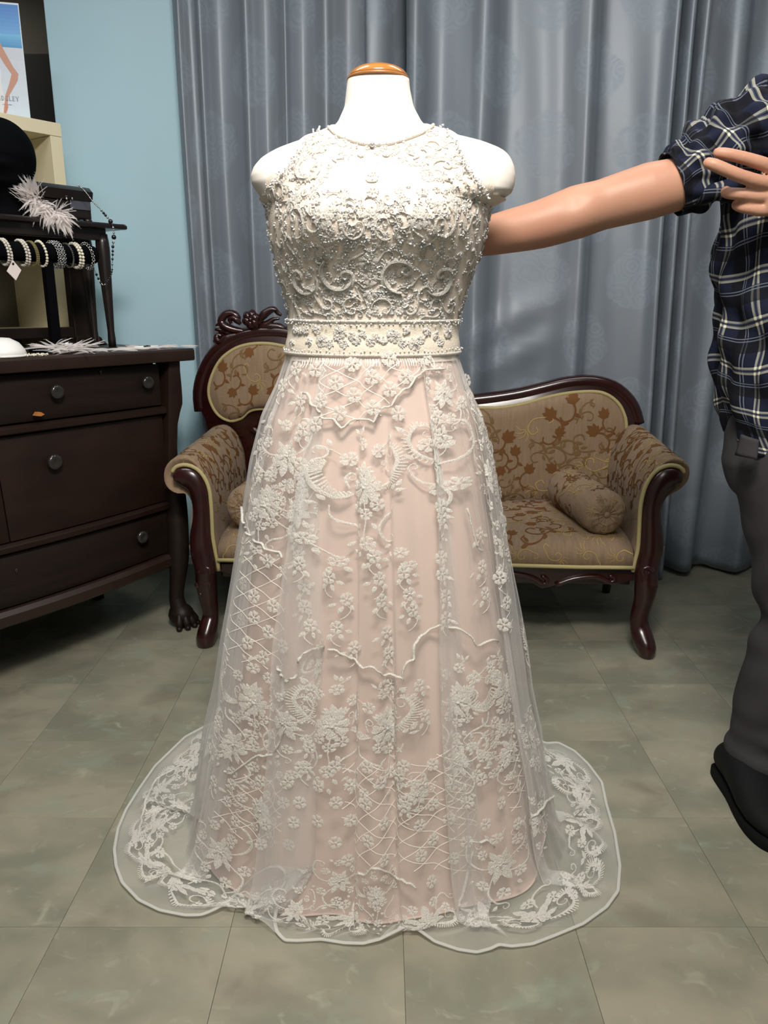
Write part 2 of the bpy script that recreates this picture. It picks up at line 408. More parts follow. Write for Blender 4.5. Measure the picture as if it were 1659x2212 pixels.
def sharp(o, deg=35):
    o.data.polygons.foreach_set('use_smooth', np.ones(len(o.data.polygons), dtype=bool))
    try: o.data.set_sharp_from_angle(angle=math.radians(deg))
    except Exception: pass
    return o
def copy_part(src, name, parent, mtx):
    c = src.copy(); c.name = name; COL.objects.link(c); c.parent = parent; c.matrix_basis = mtx; return c
def remesh(o, voxel, smooth_it=4):
    md = o.modifiers.new('r', 'REMESH'); md.mode = 'VOXEL'; md.voxel_size = voxel
    s2 = o.modifiers.new('s', 'SMOOTH'); s2.iterations = smooth_it; s2.factor = 0.5
    dg = bpy.context.evaluated_depsgraph_get(); me = bpy.data.meshes.new_from_object(o.evaluated_get(dg))
    o.modifiers.clear(); old = o.data; o.data = me; bpy.data.meshes.remove(old)
    me.polygons.foreach_set('use_smooth', np.ones(len(me.polygons), dtype=bool)); return o
def pin(a, pos, val):   # smooth 1-D interpolation
    return np.interp(a, pos, val)

# ------------------------------------------------------------------ flat motif library (a across, b up, h proud), used for lace and brocade
class Motif:
    def __init__(s): s.V = []; s.F = []; s.n = 0
    def add(s, V, F):
        V = np.asarray(V, float).reshape(-1, 3); s.V.append(V); s.F.extend([tuple(i+s.n for i in f) for f in F]); s.n += len(V); return s
    def strip(s, pts, wd, h=0.0008, h0=0.0002):
        P = np.asarray(pts, float); k = len(P); T = np.gradient(P, axis=0); T /= np.linalg.norm(T, axis=1)[:, None]+1e-12
        Nn = np.stack([-T[:, 1], T[:, 0]], 1); w_ = np.broadcast_to(np.asarray(wd, float), k)[:, None]/2
        Z = lambda v: np.full((k, 1), v)
        V = np.stack([np.hstack([P+Nn*w_, Z(h0)]), np.hstack([P, Z(h)]), np.hstack([P-Nn*w_, Z(h0)])], 1).reshape(-1, 3)
        F = []
        for i in range(k-1):
            a = 3*i; F += [(a, a+1, a+4, a+3), (a+1, a+2, a+5, a+4)]
        return s.add(V, F)
    def leaf(s, c, ang, ln, wd, h=0.0008, bend=0.0):
        n = 5; t = np.linspace(0, 1, n+2)[1:-1]; wv = np.sin(PI*t**0.8)*wd/2
        ca, sa = math.cos(ang), math.sin(ang)
        def R(x, y): y = y + bend*ln*x/ln*(x/ln); return (c[0]+x*ca-y*sa, c[1]+x*sa+y*ca)
        V = [(*R(0, 0), .0002)]
        for i in range(n):
            x = t[i]*ln; V += [(*R(x, wv[i]), .0003), (*R(x, 0), h), (*R(x, -wv[i]), .0003)]
        V.append((*R(ln, 0), .0002)); e = len(V)-1; F = [(0, 2, 1), (0, 3, 2)]
        for i in range(n-1):
            a = 1+3*i; F += [(a, a+1, a+4, a+3), (a+1, a+2, a+5, a+4)]
        a = 1+3*(n-1); F += [(a, a+1, e), (a+1, a+2, e)]
        return s.add(V, F)
    def flower(s, c, r, rot=0.0, n=5, h=0.0010, hole=True):
        for k in range(n):
            a = rot + 2*PI*k/n; w_ = PI/n*0.97
            V = [(c[0], c[1], h*0.6)]
            prof = ((-.55, .45, .25), (-.96, .72, .2), (-.82, .93, .2), (-.42, 1.03, .2), (0, .93, .5), (.42, 1.03, .2), (.82, .93, .2), (.96, .72, .2), (.55, .45, .25))
            for (aa, rr, hh) in prof:
                V.append((c[0]+math.cos(a+aa*w_)*r*rr, c[1]+math.sin(a+aa*w_)*r*rr, h*hh))
            V.append((c[0]+math.cos(a)*r*.62, c[1]+math.sin(a)*r*.62, h)); m = len(V)-1
            F = [(i, i+1, m) for i in range(1, m-1)]+[(0, 1, m), (m-1, 0, m)]
            s.add(V, F)
        q = 7; V = [(c[0]+math.cos(2*PI*i/q)*r*.2, c[1]+math.sin(2*PI*i/q)*r*.2, h*.8) for i in range(q)]+[(c[0], c[1], h*1.6)]
        return s.add(V, [(i, (i+1) % q, q) for i in range(q)])
    def rose(s, c, r, rot=0.0, h=0.0012):
        for k, (n, rr) in enumerate(((7, 1.0), (6, .66), (5, .36))):
            s.flower(c, r*rr, rot+k*.5, n, h*(1+.5*k))
            s.V[-1][:, 2] += h*.35*k
        return s
    def scroll(s, pts, w0, w1, n=22, comb=0.0, side=1, curl=True, h=0.0009):
        P = catmull(pts, n); k = len(P); wd = np.interp(np.linspace(0, 1, k), [0, .3, .7, 1], [w1, w0, w0, w1]); s.strip(P, wd, h)
        if comb > 0:
            T = np.gradient(P, axis=0); T /= np.linalg.norm(T, axis=1)[:, None]+1e-12; Nn = np.stack([-T[:, 1], T[:, 0]], 1)*side
            for i in range(1, k-1):
                ln = comb*math.sin(PI*i/(k-1))**.5
                s.strip([P[i]+Nn[i]*w0*.4, P[i]+Nn[i]*(w0*.4+ln)+T[i]*ln*.25], [w0*.5, w0*.38], h*.8)
        if curl: s.spiral(P[-1], math.atan2(*(P[-1]-P[-2])[::-1]), w0*1.9, side*-1, w1*.9, h)
        return s
    def spiral(s, start, ang, r, turn, wd, h=0.0009, n=10):
        p = np.array(start, float); pts = [p.copy()]; a = ang
        for i in range(n):
            rr = r*(1-0.75*i/n); a += turn*0.55; p = p+np.array([math.cos(a), math.sin(a)])*rr*0.55; pts.append(p.copy())
        return s.strip(pts, np.linspace(wd, wd*.7, n+1), h)
    def arrays(s): return np.concatenate(s.V), s.F
    def scaled(s, k=1.0, rot=0.0, mir=1):
        V, F = s.arrays(); c_, n_ = math.cos(rot), math.sin(rot); a = V[:, 0]*mir*k; b = V[:, 1]*k
        return np.stack([a*c_-b*n_, a*n_+b*c_, V[:, 2]], 1), F
def in_poly(p, poly):
    x, y = p; c = False; n = len(poly); j = n-1
    for i in range(n):
        xi, yi = poly[i]; xj, yj = poly[j]
        if (yi > y) != (yj > y) and x < (xj-xi)*(y-yi)/(yj-yi+1e-12)+xi: c = not c
        j = i
    return c
# ================================================================== room shell
WALL_Y = 3.15
XL = at_y(93, 0, WALL_Y)[0]
def struct(name, mb, m, smooth=False, **kw):
    o = mb.build(name, m, smooth=smooth); o['kind'] = 'structure'; return o
floor = struct('floor', MB().box((-3.2, -1.6, -0.08), (2.6, 4.4, -0.004)), M['grout'])
TP = 0.305; gx0, gy0 = 0.0335, 1.15
tile_src = None; tb = 0.0003
for i in range(-6, 6):
    for j in range(-2, 7):
        if tile_src is None:
            tile_src = MB().box((-TP/2+tb, -TP/2+tb, -0.0045), (TP/2-tb, TP/2-tb, 0.0), 0.0006).build('tile', M['tile'], floor, smooth=False)
            t = tile_src
        else:
            t = tile_src.copy(); COL.objects.link(t); t.name = 'tile'
        t.parent = floor; t.matrix_basis = Matrix.Translation((gx0+(i+.5)*TP, gy0+(j+.5)*TP, rng.normal()*0.00008))
struct('wall_back', MB().box((XL, WALL_Y, 0), (2.6, WALL_Y+0.10, ROOM_H), 0.004), M['blue'])
struct('wall_rear', MB().box((-3.2, 4.4, 0), (2.6, 4.5, ROOM_H)), M['dark'])
struct('wall_left', MB().box((-3.3, -1.6, 0), (-3.2, 4.5, ROOM_H)), M['wallp'])
struct('wall_right', MB().box((2.6, -1.6, 0), (2.7, 4.5, ROOM_H)), M['wallp'])
struct('wall_front', MB().box((-3.3, -1.7, 0), (2.7, -1.6, ROOM_H)), M['wallp'])
struct('ceiling', MB().box((-3.3, -1.7, ROOM_H), (2.7, 4.5, ROOM_H+0.1)), M['ceil'])
struct('baseboard_back', MB().prism([(0, 0), (0, 0.035), (-0.006, 0.03), (-0.008, 0)], XL, 2.5, plane='yz').xf(Matrix.Translation((0, WALL_Y, 0))), M['white'])
# ceiling lamps above the frame; the alcove one is added to lift its darkness
for k, (x, y, sx, sy) in enumerate(((0.06, 0.28, .66, .5), (-0.9, 1.75, 1.2, .3), (0.9, 2.0, 1.2, .3), (0.0, -0.9, 1.3, .7), (-2.2, 3.9, .7, .4))):
    t = thing('ceiling_lamp', ['square ceiling lamp above the front of the gown', 'long ceiling lamp above the dresser side', 'long ceiling lamp above the settee side', 'large ceiling lamp nearest the shop front', 'dim unseen lamp added to brighten the alcove beyond the blue wall'][k], 'lamp', (x, y, ROOM_H))
    MB().box((-sx/2, -sy/2, -0.035), (sx/2, sy/2, 0.0), 0.004).build('housing', M['white'], t, smooth=False)
    MB().box((-sx/2+.02, -sy/2+.02, -0.039), (sx/2-.02, sy/2-.02, -0.034)).build('diffuser', M['lampglow'], t, smooth=False)

# ================================================================== curtains
def curtain(name, ctrl, label, ybase, zb, flare=0.0, drag=None, nz=70, amp=1.0, seed=1):
    c = np.array(ctrl, float); xs = (c[:, 0]-CX)*0.001604
    n = 420
    s = np.linspace(0, len(xs)-1, n)
    P = catmull(np.stack([xs, c[:, 1]*amp], 1), n); n = len(P)
    arc = np.concatenate([[0], np.cumsum(np.linalg.norm(np.diff(P, axis=0), axis=1))])
    zs = np.linspace(zb, 2.56, nz); R = np.random.default_rng(seed)
    G = np.zeros((n, nz, 3)); UV = np.zeros((n, nz, 2)); ph = R.uniform(0, 6, 6)
    for j, z in enumerate(zs):
        f = 1 - z/2.56
        k = 0.85 + 0.35*f
        wob = 0.010*np.sin(P[:, 0]*9+ph[0]+z*1.3)*f + 0.006*np.sin(P[:, 0]*23+ph[1]-z*2.1)*f + 0.003*np.sin(P[:, 0]*41+ph[2]+z*4)
        x = P[:, 0] + 0.012*np.sin(z*2.2+ph[3]+P[:, 0]*5)*f + flare*f*(P[:, 0]-P[0, 0])
        y = ybase - P[:, 1]*k - wob
        if drag is not None: y = y - drag(x, z)
        hemz = z + (0.010*np.sin(P[:, 0]*17+ph[4])+0.006*np.sin(P[:, 0]*43+ph[5]))*(max(0, 1-(z-zb)/0.25))
        G[:, j] = np.stack([x, y, hemz], 1); UV[:, j] = np.stack([arc, np.full(n, z)], 1)
    mb = MB().grid(G, uv=UV); o = mb.build(name, M['curtain'])
    sd = o.modifiers.new('cloth', 'SOLIDIFY'); sd.thickness = 0.002
    return tag(o, label, 'curtain', 'grey patterned curtains on the back wall')
curtain('curtain', [(376, .0), (384, .035), (394, .058), (404, .045), (414, .03), (426, .035), (440, .07), (454, .045), (472, .012), (496, .02), (520, .05), (537, .082), (553, .06), (575, .03), (598, .045), (614, .078), (622, .088), (632, .06), (655, .03), (680, .05), (704, .085), (722, .06), (748, .02), (772, .03), (788, .06), (791, .105), (812, .112), (830, .095), (848, .055), (868, .02), (876, -.012)],
        'left grey satin curtain with slim pink-lit folds beside the blue wall', 3.06, 0.03, seed=3)
curtain('curtain', [(878, .055), (884, .085), (896, .10), (910, .085), (930, .045), (955, .03), (985, .045), (1012, .07), (1036, .098), (1056, .085), (1078, .04), (1098, .022), (1130, .03), (1170, .042), (1215, .055), (1250, .088), (1270, .095), (1288, .06), (1306, .028), (1340, .030), (1385, .045), (1425, .06), (1446, .095), (1458, .075), (1463, .005), (1466, .012), (1472, .085), (1482, .10), (1491, .07), (1494, .005), (1497, .015), (1502, .085), (1511, .10), (1519, .08), (1522, .02)],
        'middle grey curtain woven with pale round medallions, behind the settee', 3.06, 0.012, seed=5,
        drag=lambda x, z: 0.016*np.exp(-((z-0.95-(x-0.35)*0.45)/0.05)**2)*np.exp(-((x-0.42)/0.22)**2)+0.014*np.exp(-((z-0.80-(x-0.35)*0.5)/0.045)**2)*np.exp(-((x-0.5)/0.2)**2))
curtain('curtain', [(1500, .0), (1530, .005), (1552, .03), (1578, .085), (1604, .09), (1632, .03), (1660, .01), (1690, .03), (1720, .08), (1750, .05), (1790, .01), (1830, .06), (1880, .03), (1960, .05), (2040, .01)],
        'right grey curtain panel behind the person, hem brushing the floor', 3.10, 0.02, seed=8)
rail = tag(MB().tube([(-0.85, 3.06, 2.575), (2.1, 3.06, 2.575)], 0.014, 10).build('curtain_rail', M['steel']), 'steel curtain rail under the ceiling at the back wall', 'rail')

# ================================================================== dark alcove beyond the blue wall
t = thing('display_cabinet', 'black cabinet with a glass shelf in the dark gap beyond the blue wall', 'cabinet', (-1.72, 3.75, 0))
MB().box((-.6, 0, 0), (.62, .4, 1.50), 0.004).build('body', M['black'], t, smooth=False)
zt = at_y(90, 92, 3.95)[2]
MB().box((-.6, .36, 1.50), (.62, .40, zt), 0.003).build('back_panel', M['black'], t, smooth=False)
MB().box((-.6, -.01, 1.655), (.62, .33, 1.668), 0.002).build('glass_shelf', mat('grey_glass_edge', (112, 130, 138), 0.15, coat=0.5), t, smooth=False)
for k in range(2): MB().box((-.6+1.2*k, 0.02, 1.50), (-.585+1.2*k, .04, zt), 0).build('post', M['steel'], t, smooth=False)
for k, px in enumerate((73, 88)):
    p = at_y(px, 252, 3.80)
    st = thing('earring_stand', ['small white-wire earring stand under the glass shelf, nearer the poster', 'small white-wire earring stand under the glass shelf, nearer the blue wall'][k], 'stand', (p[0], p[1], 1.50))
    MB().lathe([(0.001, 0), (.018, 0), (.018, .004), (.004, .008)], 12).build('base', M['white'], st)
    MB().tube([(0, 0, .006), (0.004, 0, .07), (0.0, 0, .12)], .003, 6).build('stem', M['white'], st)
    MB().tube([(-.02, 0, .10), (.02, 0, .104)], .002, 6).build('crossbar', M['silver'], st)
# ================================================================== settee
SO = (0.1275, 2.3225, 0.0); SR = math.radians(-3.3)
settee = thing('settee', 'carved mahogany settee in beige floral brocade behind the gown', 'settee', SO, SR)
_c, _s = math.cos(SR), math.sin(SR)
def sl(px, py, Y):          # local point on the settee's own upright plane at depth Y
    r = ray(px, py); n = np.array([-_s, _c, 0]); o = np.array([0, 0, CAM_H])
    k = (np.dot(n, np.array(SO)-o)+Y)/np.dot(n, r); p = o+r*k-np.array(SO)
    return np.array([p[0]*_c+p[1]*_s, Y, p[2]])
def sxz(pts, Y): return np.array([sl(x, y, Y)[[0, 2]] for x, y in pts])
def pxm(Y): return np.linalg.norm(sl(900, 1100, Y)-sl(901, 1100, Y))
YB = 0.50
# --- back frame (one board with raised rails) and its two padded panels
outer = [(448, 1080), (446, 935), (430, 882), (427, 840), (438, 795), (462, 755), (500, 727), (545, 713), (600, 711), (650, 722), (695, 745), (735, 782), (780, 820), (840, 848), (920, 859), (1000, 860), (1034, 858), (1078, 852.6), (1129, 844), (1179, 832), (1230, 820.5), (1281, 818), (1325, 829), (1355, 852.6), (1372, 878), (1381, 910), (1384, 960), (1384, 1080)]
O = catmull(sxz(outer, YB), 84)
back = MB().prism(O, YB+0.055, YB+0.0, 0.010).build('back_frame', M['mahog'], settee, smooth=True); fix_normals(back); sharp(back, 50)
top = [p for p in outer[2:-2]]
ctr = np.array([sl(x, y, YB) for x, y in catmull(np.array(top, float), 80)])
MB().tube(ctr + np.array([0, 0.015, -0.012]), [(0.024, 0.020)]*len(ctr), 10, up=(0, 1, 0)).build('back_rail', M['mahog'], settee)
med = [(451, 846), (458, 812), (477, 777), (505, 755), (533, 745), (565, 742), (598, 745), (640, 757), (678, 785), (692, 825), (684, 862), (656, 882), (616, 886), (580, 883), (552, 884), (536, 890), (522, 903), (498, 909), (474, 898), (458, 875)]
lng = [(742, 1078), (744, 985), (757, 930), (790, 897), (850, 888), (920, 888), (990, 884), (1044, 881), (1078, 881), (1129, 873), (1179, 859), (1230, 849), (1281, 846), (1311, 852.6), (1335, 871), (1348, 895), (1353, 922), (1354, 1000), (1354, 1078)]
def pad(name, poly, Y, bulge, closed=True, n=90):
    B = catmull(sxz(poly, Y), n, closed=True); c = B.mean(0); mb = MB(); R = []
    ks = np.linspace(1, 0.02, 9)
    for k in ks:
        q = c+(B-c)*k; h = bulge*(1-k**4)**0.5
        R.append(np.stack([q[:, 0], np.full(len(q), Y-h), q[:, 1]], 1))
    mb.grid(np.array(R), cv=True); mb.F.append(tuple(range(mb.n-len(B), mb.n)))
    o = fix_normals(mb.build(name, M['uphol'], settee)); return o, B, c
medal, MBd, MCd = pad('medallion_pad', med, YB-0.004, 0.030)
lpad, LBd, LCd = pad('back_pad', lng, YB-0.004, 0.028)
for Bd in (MBd, LBd):
    q = np.stack([Bd[:, 0], np.full(len(Bd), YB-0.006), Bd[:, 1]], 1)
    MB().tube(q, 0.0065, 6, closed=True, up=(0, 1, 0)).build('piping', M['piping'], settee)
# carved scrolls where the medallion meets the low back
cv = MB()
for pts, r0, r1 in (([(560, 912), (585, 900), (606, 912), (600, 932), (582, 930)], 9, 5), ([(545, 925), (575, 945), (620, 950), (660, 930), (690, 900)], 10, 6), ([(560, 955), (600, 985), (660, 985), (720, 950)], 11, 6)):
    p = np.array([sl(x, y, YB-0.01) for x, y in catmull(np.array(pts, float), 16)]); cv.tube(p, np.linspace(r0, r1, len(p))*pxm(YB)*0.8, 8, up=(0, 1, 0))
cv.build('carved_scroll', M['mahog_dark'], settee)
# crest: flower between curling leaves
YC = YB+0.01; u = pxm(YB)
def carve(name, items):
    mb = MB()
    for it in items:
        pts, r0, r1 = it[:3]; dep = it[3] if len(it) > 3 else 1.0
        q = catmull(np.array(pts, float), 18); off = it[4] if len(it) > 4 else 0.0
        p = np.array([sl(x, y, YC-off) for x, y in q]); k = len(p)
        rr = np.interp(np.linspace(0, 1, k), [0, .25, .6, 1], [r0*.5, r0, (r0+r1)/2, r1])*u
        mb.tube(p, np.stack([rr, rr*dep], 1), 8, up=(0, 1, 0))
    return mb.build(name, M['mahog_dark'], settee)
crest = carve('crest_leaf', [
    ([(530, 716), (505, 712), (486, 705), (478, 694), (486, 680), (502, 677), (514, 686), (510, 698)], 10, 6, 1.2),
    ([(520, 700), (506, 688), (496, 690), (500, 699)], 7, 3, 1.0, .012),
    ([(512, 712), (492, 708), (476, 700), (466, 703)], 7, 2, .8), ([(500, 718), (485, 716), (470, 712), (464, 712)], 7, 2, .8),
    ([(520, 722), (495, 728), (478, 738), (468, 733), (470, 724), (479, 726)], 9, 5, 1.2)])
carve('crest_leaf', [
    ([(558, 700), (566, 684), (580, 672), (592, 668), (600, 676), (608, 681)], 9, 3, 1.0, .006), ([(560, 690), (572, 676), (586, 668), (598, 670)], 8, 3, 1.0, .016),
    ([(556, 706), (575, 700), (590, 690), (604, 688)], 8, 2, .9), ([(560, 712), (585, 706), (605, 706), (616, 714), (622, 708)], 9, 4, 1.0),
    ([(555, 716), (580, 716), (604, 718), (622, 718), (632, 708)], 9, 4, 1.0)])
carve('crest_rail', [([(462, 738), (500, 722), (545, 714), (600, 714), (636, 722)], 8, 6, 1.3, -.012)])
fl = MB(); c0 = sl(542, 690, YC-0.018)
for k in range(6):
    a = 2*PI*k/6+.3; p1 = c0+np.array([math.cos(a), 0, math.sin(a)])*10*u; p2 = c0+np.array([math.cos(a), 0.25, math.sin(a)])*19*u
    fl.tube([c0, p1+np.array([0, -.006, 0]), (p1+p2)/2, p2], np.array([(4, 3), (8, 5), (9, 4), (4, 2)])*u, 8, up=(0, 1, 0))
fl.sphere(c0+np.array([0, -.008, 0]), 5*u, 8, 6); fl.build('crest_flower', M['mahog_dark'], settee)

# --- seat, apron
XA, XB_ = sl(470, 1217, 0)[0], sl(1370, 1217, 0)[0]; ZS0 = sl(930, 1217, 0)[2]; ZS1 = 0.372
prof = [(YB+.01, ZS0), (YB+.01, ZS1-.004), (YB-.1, ZS1+.004), (.25, ZS1+.006), (.10, ZS1+.001), (.045, ZS1-.006), (.015, ZS1-.018), (-.004, ZS1-.034), (-.010, (ZS0+ZS1)/2-.01), (-.008, ZS0+.004), (0, ZS0), (.1, ZS0-.004)]
xs = np.linspace(0, 1, 26); R = []
for x in xs:
    e = (min(x, 1-x)*26/2); k = min(1, e)**.5 if e < 1 else 1
    R.append([(XA+.006+(XB_-XA-.012)*x, y if i > 2 else y, ZS0+(z-ZS0)*(0.78+.22*k)+(.004*math.sin(x*9) if z > ZS0+.02 else 0)) for i, (y, z) in enumerate(prof)])
seat = fix_normals(MB().loft(R).build('seat', M['uphol'], settee))
MB().tube([(XA+.003, -.012, ZS0+.002), *[(XA+(XB_-XA)*f, -.013, ZS0+.002+.001*math.sin(f*20)) for f in np.linspace(.05, .95, 12)], (XB_-.003, -.012, ZS0+.002)], .0065, 7).build('piping', M['piping'], settee)
bot = [(470, 1235), (500, 1246), (560, 1252), (620, 1262), (700, 1270), (760, 1282), (830, 1290), (900, 1284), (960, 1272), (1040, 1264), (1110, 1262), (1150, 1262), (1172, 1274), (1196, 1268), (1230, 1256), (1275, 1250), (1300, 1258), (1320, 1266), (1345, 1262), (1372, 1256)]
poly = [(470, 1216), *bot, (1372, 1216)]
ap = MB().prism(sxz(poly, 0.0), 0.035, 0.004, 0.006).build('apron', M['mahog'], settee); fix_normals(ap); sharp(ap, 40)
cv = MB()
for pts, r0, r1 in (([(1060, 1238), (1110, 1240), (1150, 1248), (1174, 1262), (1182, 1252), (1170, 1244)], 6, 4), ([(1200, 1264), (1240, 1250), (1290, 1246), (1318, 1258), (1328, 1250), (1316, 1243)], 6, 4), ([(830, 1268), (880, 1272), (940, 1262), (1000, 1244)], 6, 3), ([(830, 1268), (780, 1270), (720, 1258), (660, 1244)], 6, 3)):
    p = np.array([sl(x, y, 0.0) for x, y in catmull(np.array(pts, float), 16)]); cv.tube(p, np.linspace(r0, r1, len(p))*pxm(0), 8, up=(0, 1, 0))
cv.build('apron_carving', M['mahog_dark'], settee)

# --- scroll arms: padded roll + carved wooden arm post running down into the front leg
def roll(pts, tag_):
    B = catmull(sxz(pts, 0.0), 40, closed=True); c = B.mean(0); R = []
    for y, k, dz in ((0.012, .90, 0), (0.004, .96, 0), (0.014, 1.0, 0), (.06, 1.0, .002), (.2, 1.0, .010), (.35, 1.0, .02), (.47, 1.0, .028), (.50, .97, .03)):
        q = c+(B-c)*k; lift = np.clip((q[:, 1]-ZS1)/(0.25), 0, 1)
        R.append(np.stack([q[:, 0], np.full(len(q), y), q[:, 1]+dz*lift], 1))
    return fix_normals(MB().loft(R).build('arm_pad', M['uphol'], settee))
rprof = [(1372, 1210), (1380, 1160), (1384, 1115), (1388, 1080), (1398, 1048), (1416, 1018), (1436, 998), (1456, 990), (1478, 995), (1492, 1012), (1490, 1034), (1476, 1052), (1458, 1064), (1442, 1074), (1433, 1090), (1430, 1120), (1432, 1160), (1432, 1205)]
lprof = [(468, 1208), (459, 1160), (457, 1120), (455, 1090), (450, 1055), (440, 1026), (424, 1002), (404, 988), (384, 988), (366, 996), (353, 1014), (352, 1038), (362, 1056), (380, 1066), (396, 1066), (408, 1074), (414, 1092), (412, 1130), (410, 1160), (412, 1205)]
roll(rprof, 'r'); roll(lprof, 'l')
rpath = [(1470, 1034, 11), (1458, 1031, 22), (1438, 1036, 26), (1420, 1056, 23.5), (1409, 1088, 21.5), (1407, 1122, 22.5), (1408, 1155, 25), (1406, 1190, 26), (1396, 1226, 25), (1394, 1262, 25), (1390, 1298, 21), (1380, 1336, 20), (1384, 1368, 23), (1390, 1390, 21), (1390, 1406, 17)]
lpath = [(379, 1032, 11), (391, 1029, 22), (411, 1034, 25), (428, 1056, 22), (435, 1090, 19.5), (436, 1122, 20.5), (434, 1160, 25), (438, 1195, 27), (446, 1225, 25), (447, 1255, 24), (450, 1290, 21), (456, 1322, 18), (454, 1348, 21), (451, 1368, 22), (450, 1383, 20)]
wide = 0.022
for path, prof_, sgn in ((rpath, rprof, 1), (lpath, lprof, -1)):
    P = catmull(np.array(path, float), 60); k = len(P); C = np.array([sl(x, y, 0.0) for x, y, _ in P]); r = P[:, 2]*pxm(0)
    z = C[:, 2]; yoff = np.interp(z, [0, .03, .09, .16, .24, .32, .6], [-.035, -.04, -.012, -.004, -.016, -.006, -.002])
    dep = np.interp(z, [0, .03, .09, .2, .3, .6], [.030, .036, .021, .034, .026, .022])
    C[:, 1] = yoff+.006
    C[:, 2] = np.maximum(C[:, 2], .003)
    cut = int(k*0.58)
    full = MB().tube(C, np.stack([r, dep], 1), 14, up=(0, 1, 0)); W = full.V[0].reshape(k, 14, 3); W[..., 2] = np.maximum(W[..., 2], .001)
    pm = MB().grid(W[:cut+1], cv=True); pm.F.append(tuple(range(14))); fix_normals(pm.build('arm_post', M['mahog'], settee))
    lm = MB().grid(W[cut:], cv=True); lm.F.append(tuple(lm.n-14+i for i in range(14))); legobj = fix_normals(lm.build('leg', M['mahog'], settee))
    kn = MB()
    for (dx, dy, rr) in ((10, 1228, 8), (14, 1246, 7), (20, 1264, 8), (16, 1284, 6), (4, 1240, 6), (8, 1262, 7)):
        base = np.interp(dy, P[::-1, 1][::-1], P[::-1, 0][::-1]); p = sl(base+sgn*dx, dy, -0.022); kn.sphere(p, rr*pxm(0), 8, 6)
    for dy, rr0 in ((1236, 15), (1266, 13)):
        base = np.interp(dy, P[::-1, 1][::-1], P[::-1, 0][::-1]); q = [(base+sgn*(2+rr0*(1-t/9)*math.cos(t*.95)), dy-rr0*.8*(1-t/9)*math.sin(t*.95)) for t in range(8)]
        cc = np.array([sl(x, y, -.030) for x, y in catmull(np.array(q), 20)]); kn.tube(cc, np.linspace(5, 3, len(cc))*pxm(0), 7, up=(0, 1, 0))
    kn.build('knee_carving', M['mahog_dark'], legobj)
    pp = prof_[1:11] if sgn > 0 else prof_[1:12]
    edge = []
    for i in range(0, cut+1, 2):
        edge.append(C[i]+0)
    T = np.gradient(C[:cut+1], axis=0)[:, [0, 2]]; T /= np.linalg.norm(T, axis=1)[:, None]
    Nn = np.stack([T[:, 1], -T[:, 0]], 1)*sgn
    pip = np.stack([C[:cut+1, 0]+Nn[:, 0]*(r[:cut+1]+.004), np.full(cut+1, -.004), C[:cut+1, 2]+Nn[:, 1]*(r[:cut+1]+.004)], 1)
    MB().tube(pip, .0065, 7, up=(0, 1, 0)).build('piping', M['piping'], settee)
for px in (1318, 560):
    p = sl(px, 1270, YB-.03); x = p[0]
    MB().tube([(x, YB-.02, .27), (x, YB-.01, .18), (x, YB+.01, .08), (x, YB+.03, .0)], [.028, .024, .018, .016], 10).build('leg', M['mahog'], settee)
MB().box((XA, .03, ZS0-.07), (XB_, YB, ZS0-.002), .004).build('seat_rail', M['mahog'], settee, smooth=False)

# --- brocade motifs woven over the cloth: drawn flat, laid onto pads by ray casting
def leafspray(s=1.0):
    g = Motif()
    for a, l in ((-2.7, .030), (-2.1, .036), (-1.5, .040), (-.9, .036), (-.3, .028), (.4, .022), (2.6, .02)):
        g.leaf((math.cos(a)*.008, math.sin(a)*.008), a+PI/1.0, l, l*.5, h=.0006)
    g.strip(catmull([(0, 0), (.012, -.02), (.008, -.045), (-.012, -.055), (-.024, -.044)], 14), .005, .0005)
    g.leaf((.010, -.03), -.4, .022, .010, .0006); g.leaf((-.006, -.053), -2.2, .02, .009, .0006)
    return g
def curlspray():
    g = Motif()
    g.strip(catmull([(-.05, -.02), (-.02, .005), (.012, .002), (.024, -.018), (.010, -.034), (-.004, -.026)], 18), .0045, .0005)
    g.strip(catmull([(-.02, .004), (0, .03), (.03, .034), (.045, .018), (.034, .006)], 16), .004, .0005)
    for a, x, y in ((2.3, -.035, -.01), (1.0, -.022, .01), (-2.4, -.01, .0), (.2, .03, .034), (-1.2, .03, .03)):
        g.leaf((x, y), a, .022, .009, .0006)
    return g
def goldspray():
    g = Motif()
    g.strip(catmull([(-.04, 0), (-.015, .02), (.014, .014), (.02, -.008), (.002, -.014), (-.004, -.002)], 18), .0030, .0005)
    for a in (-.6, 0, .6, 1.2):
        q = [(.02+math.cos(a)*.004, .012+math.sin(a)*.004), (.02+math.cos(a-.3)*.02, .012+math.sin(a-.3)*.02), (.02+math.cos(a)*.034, .012+math.sin(a)*.034)]
        g.strip(catmull(q, 6), .0022, .0005)
    g.strip(catmull([(-.04, 0), (-.055, -.012), (-.05, -.026), (-.036, -.022)], 10), .0026, .0005)
    return g
SPR = [leafspray(), curlspray(), goldspray()]
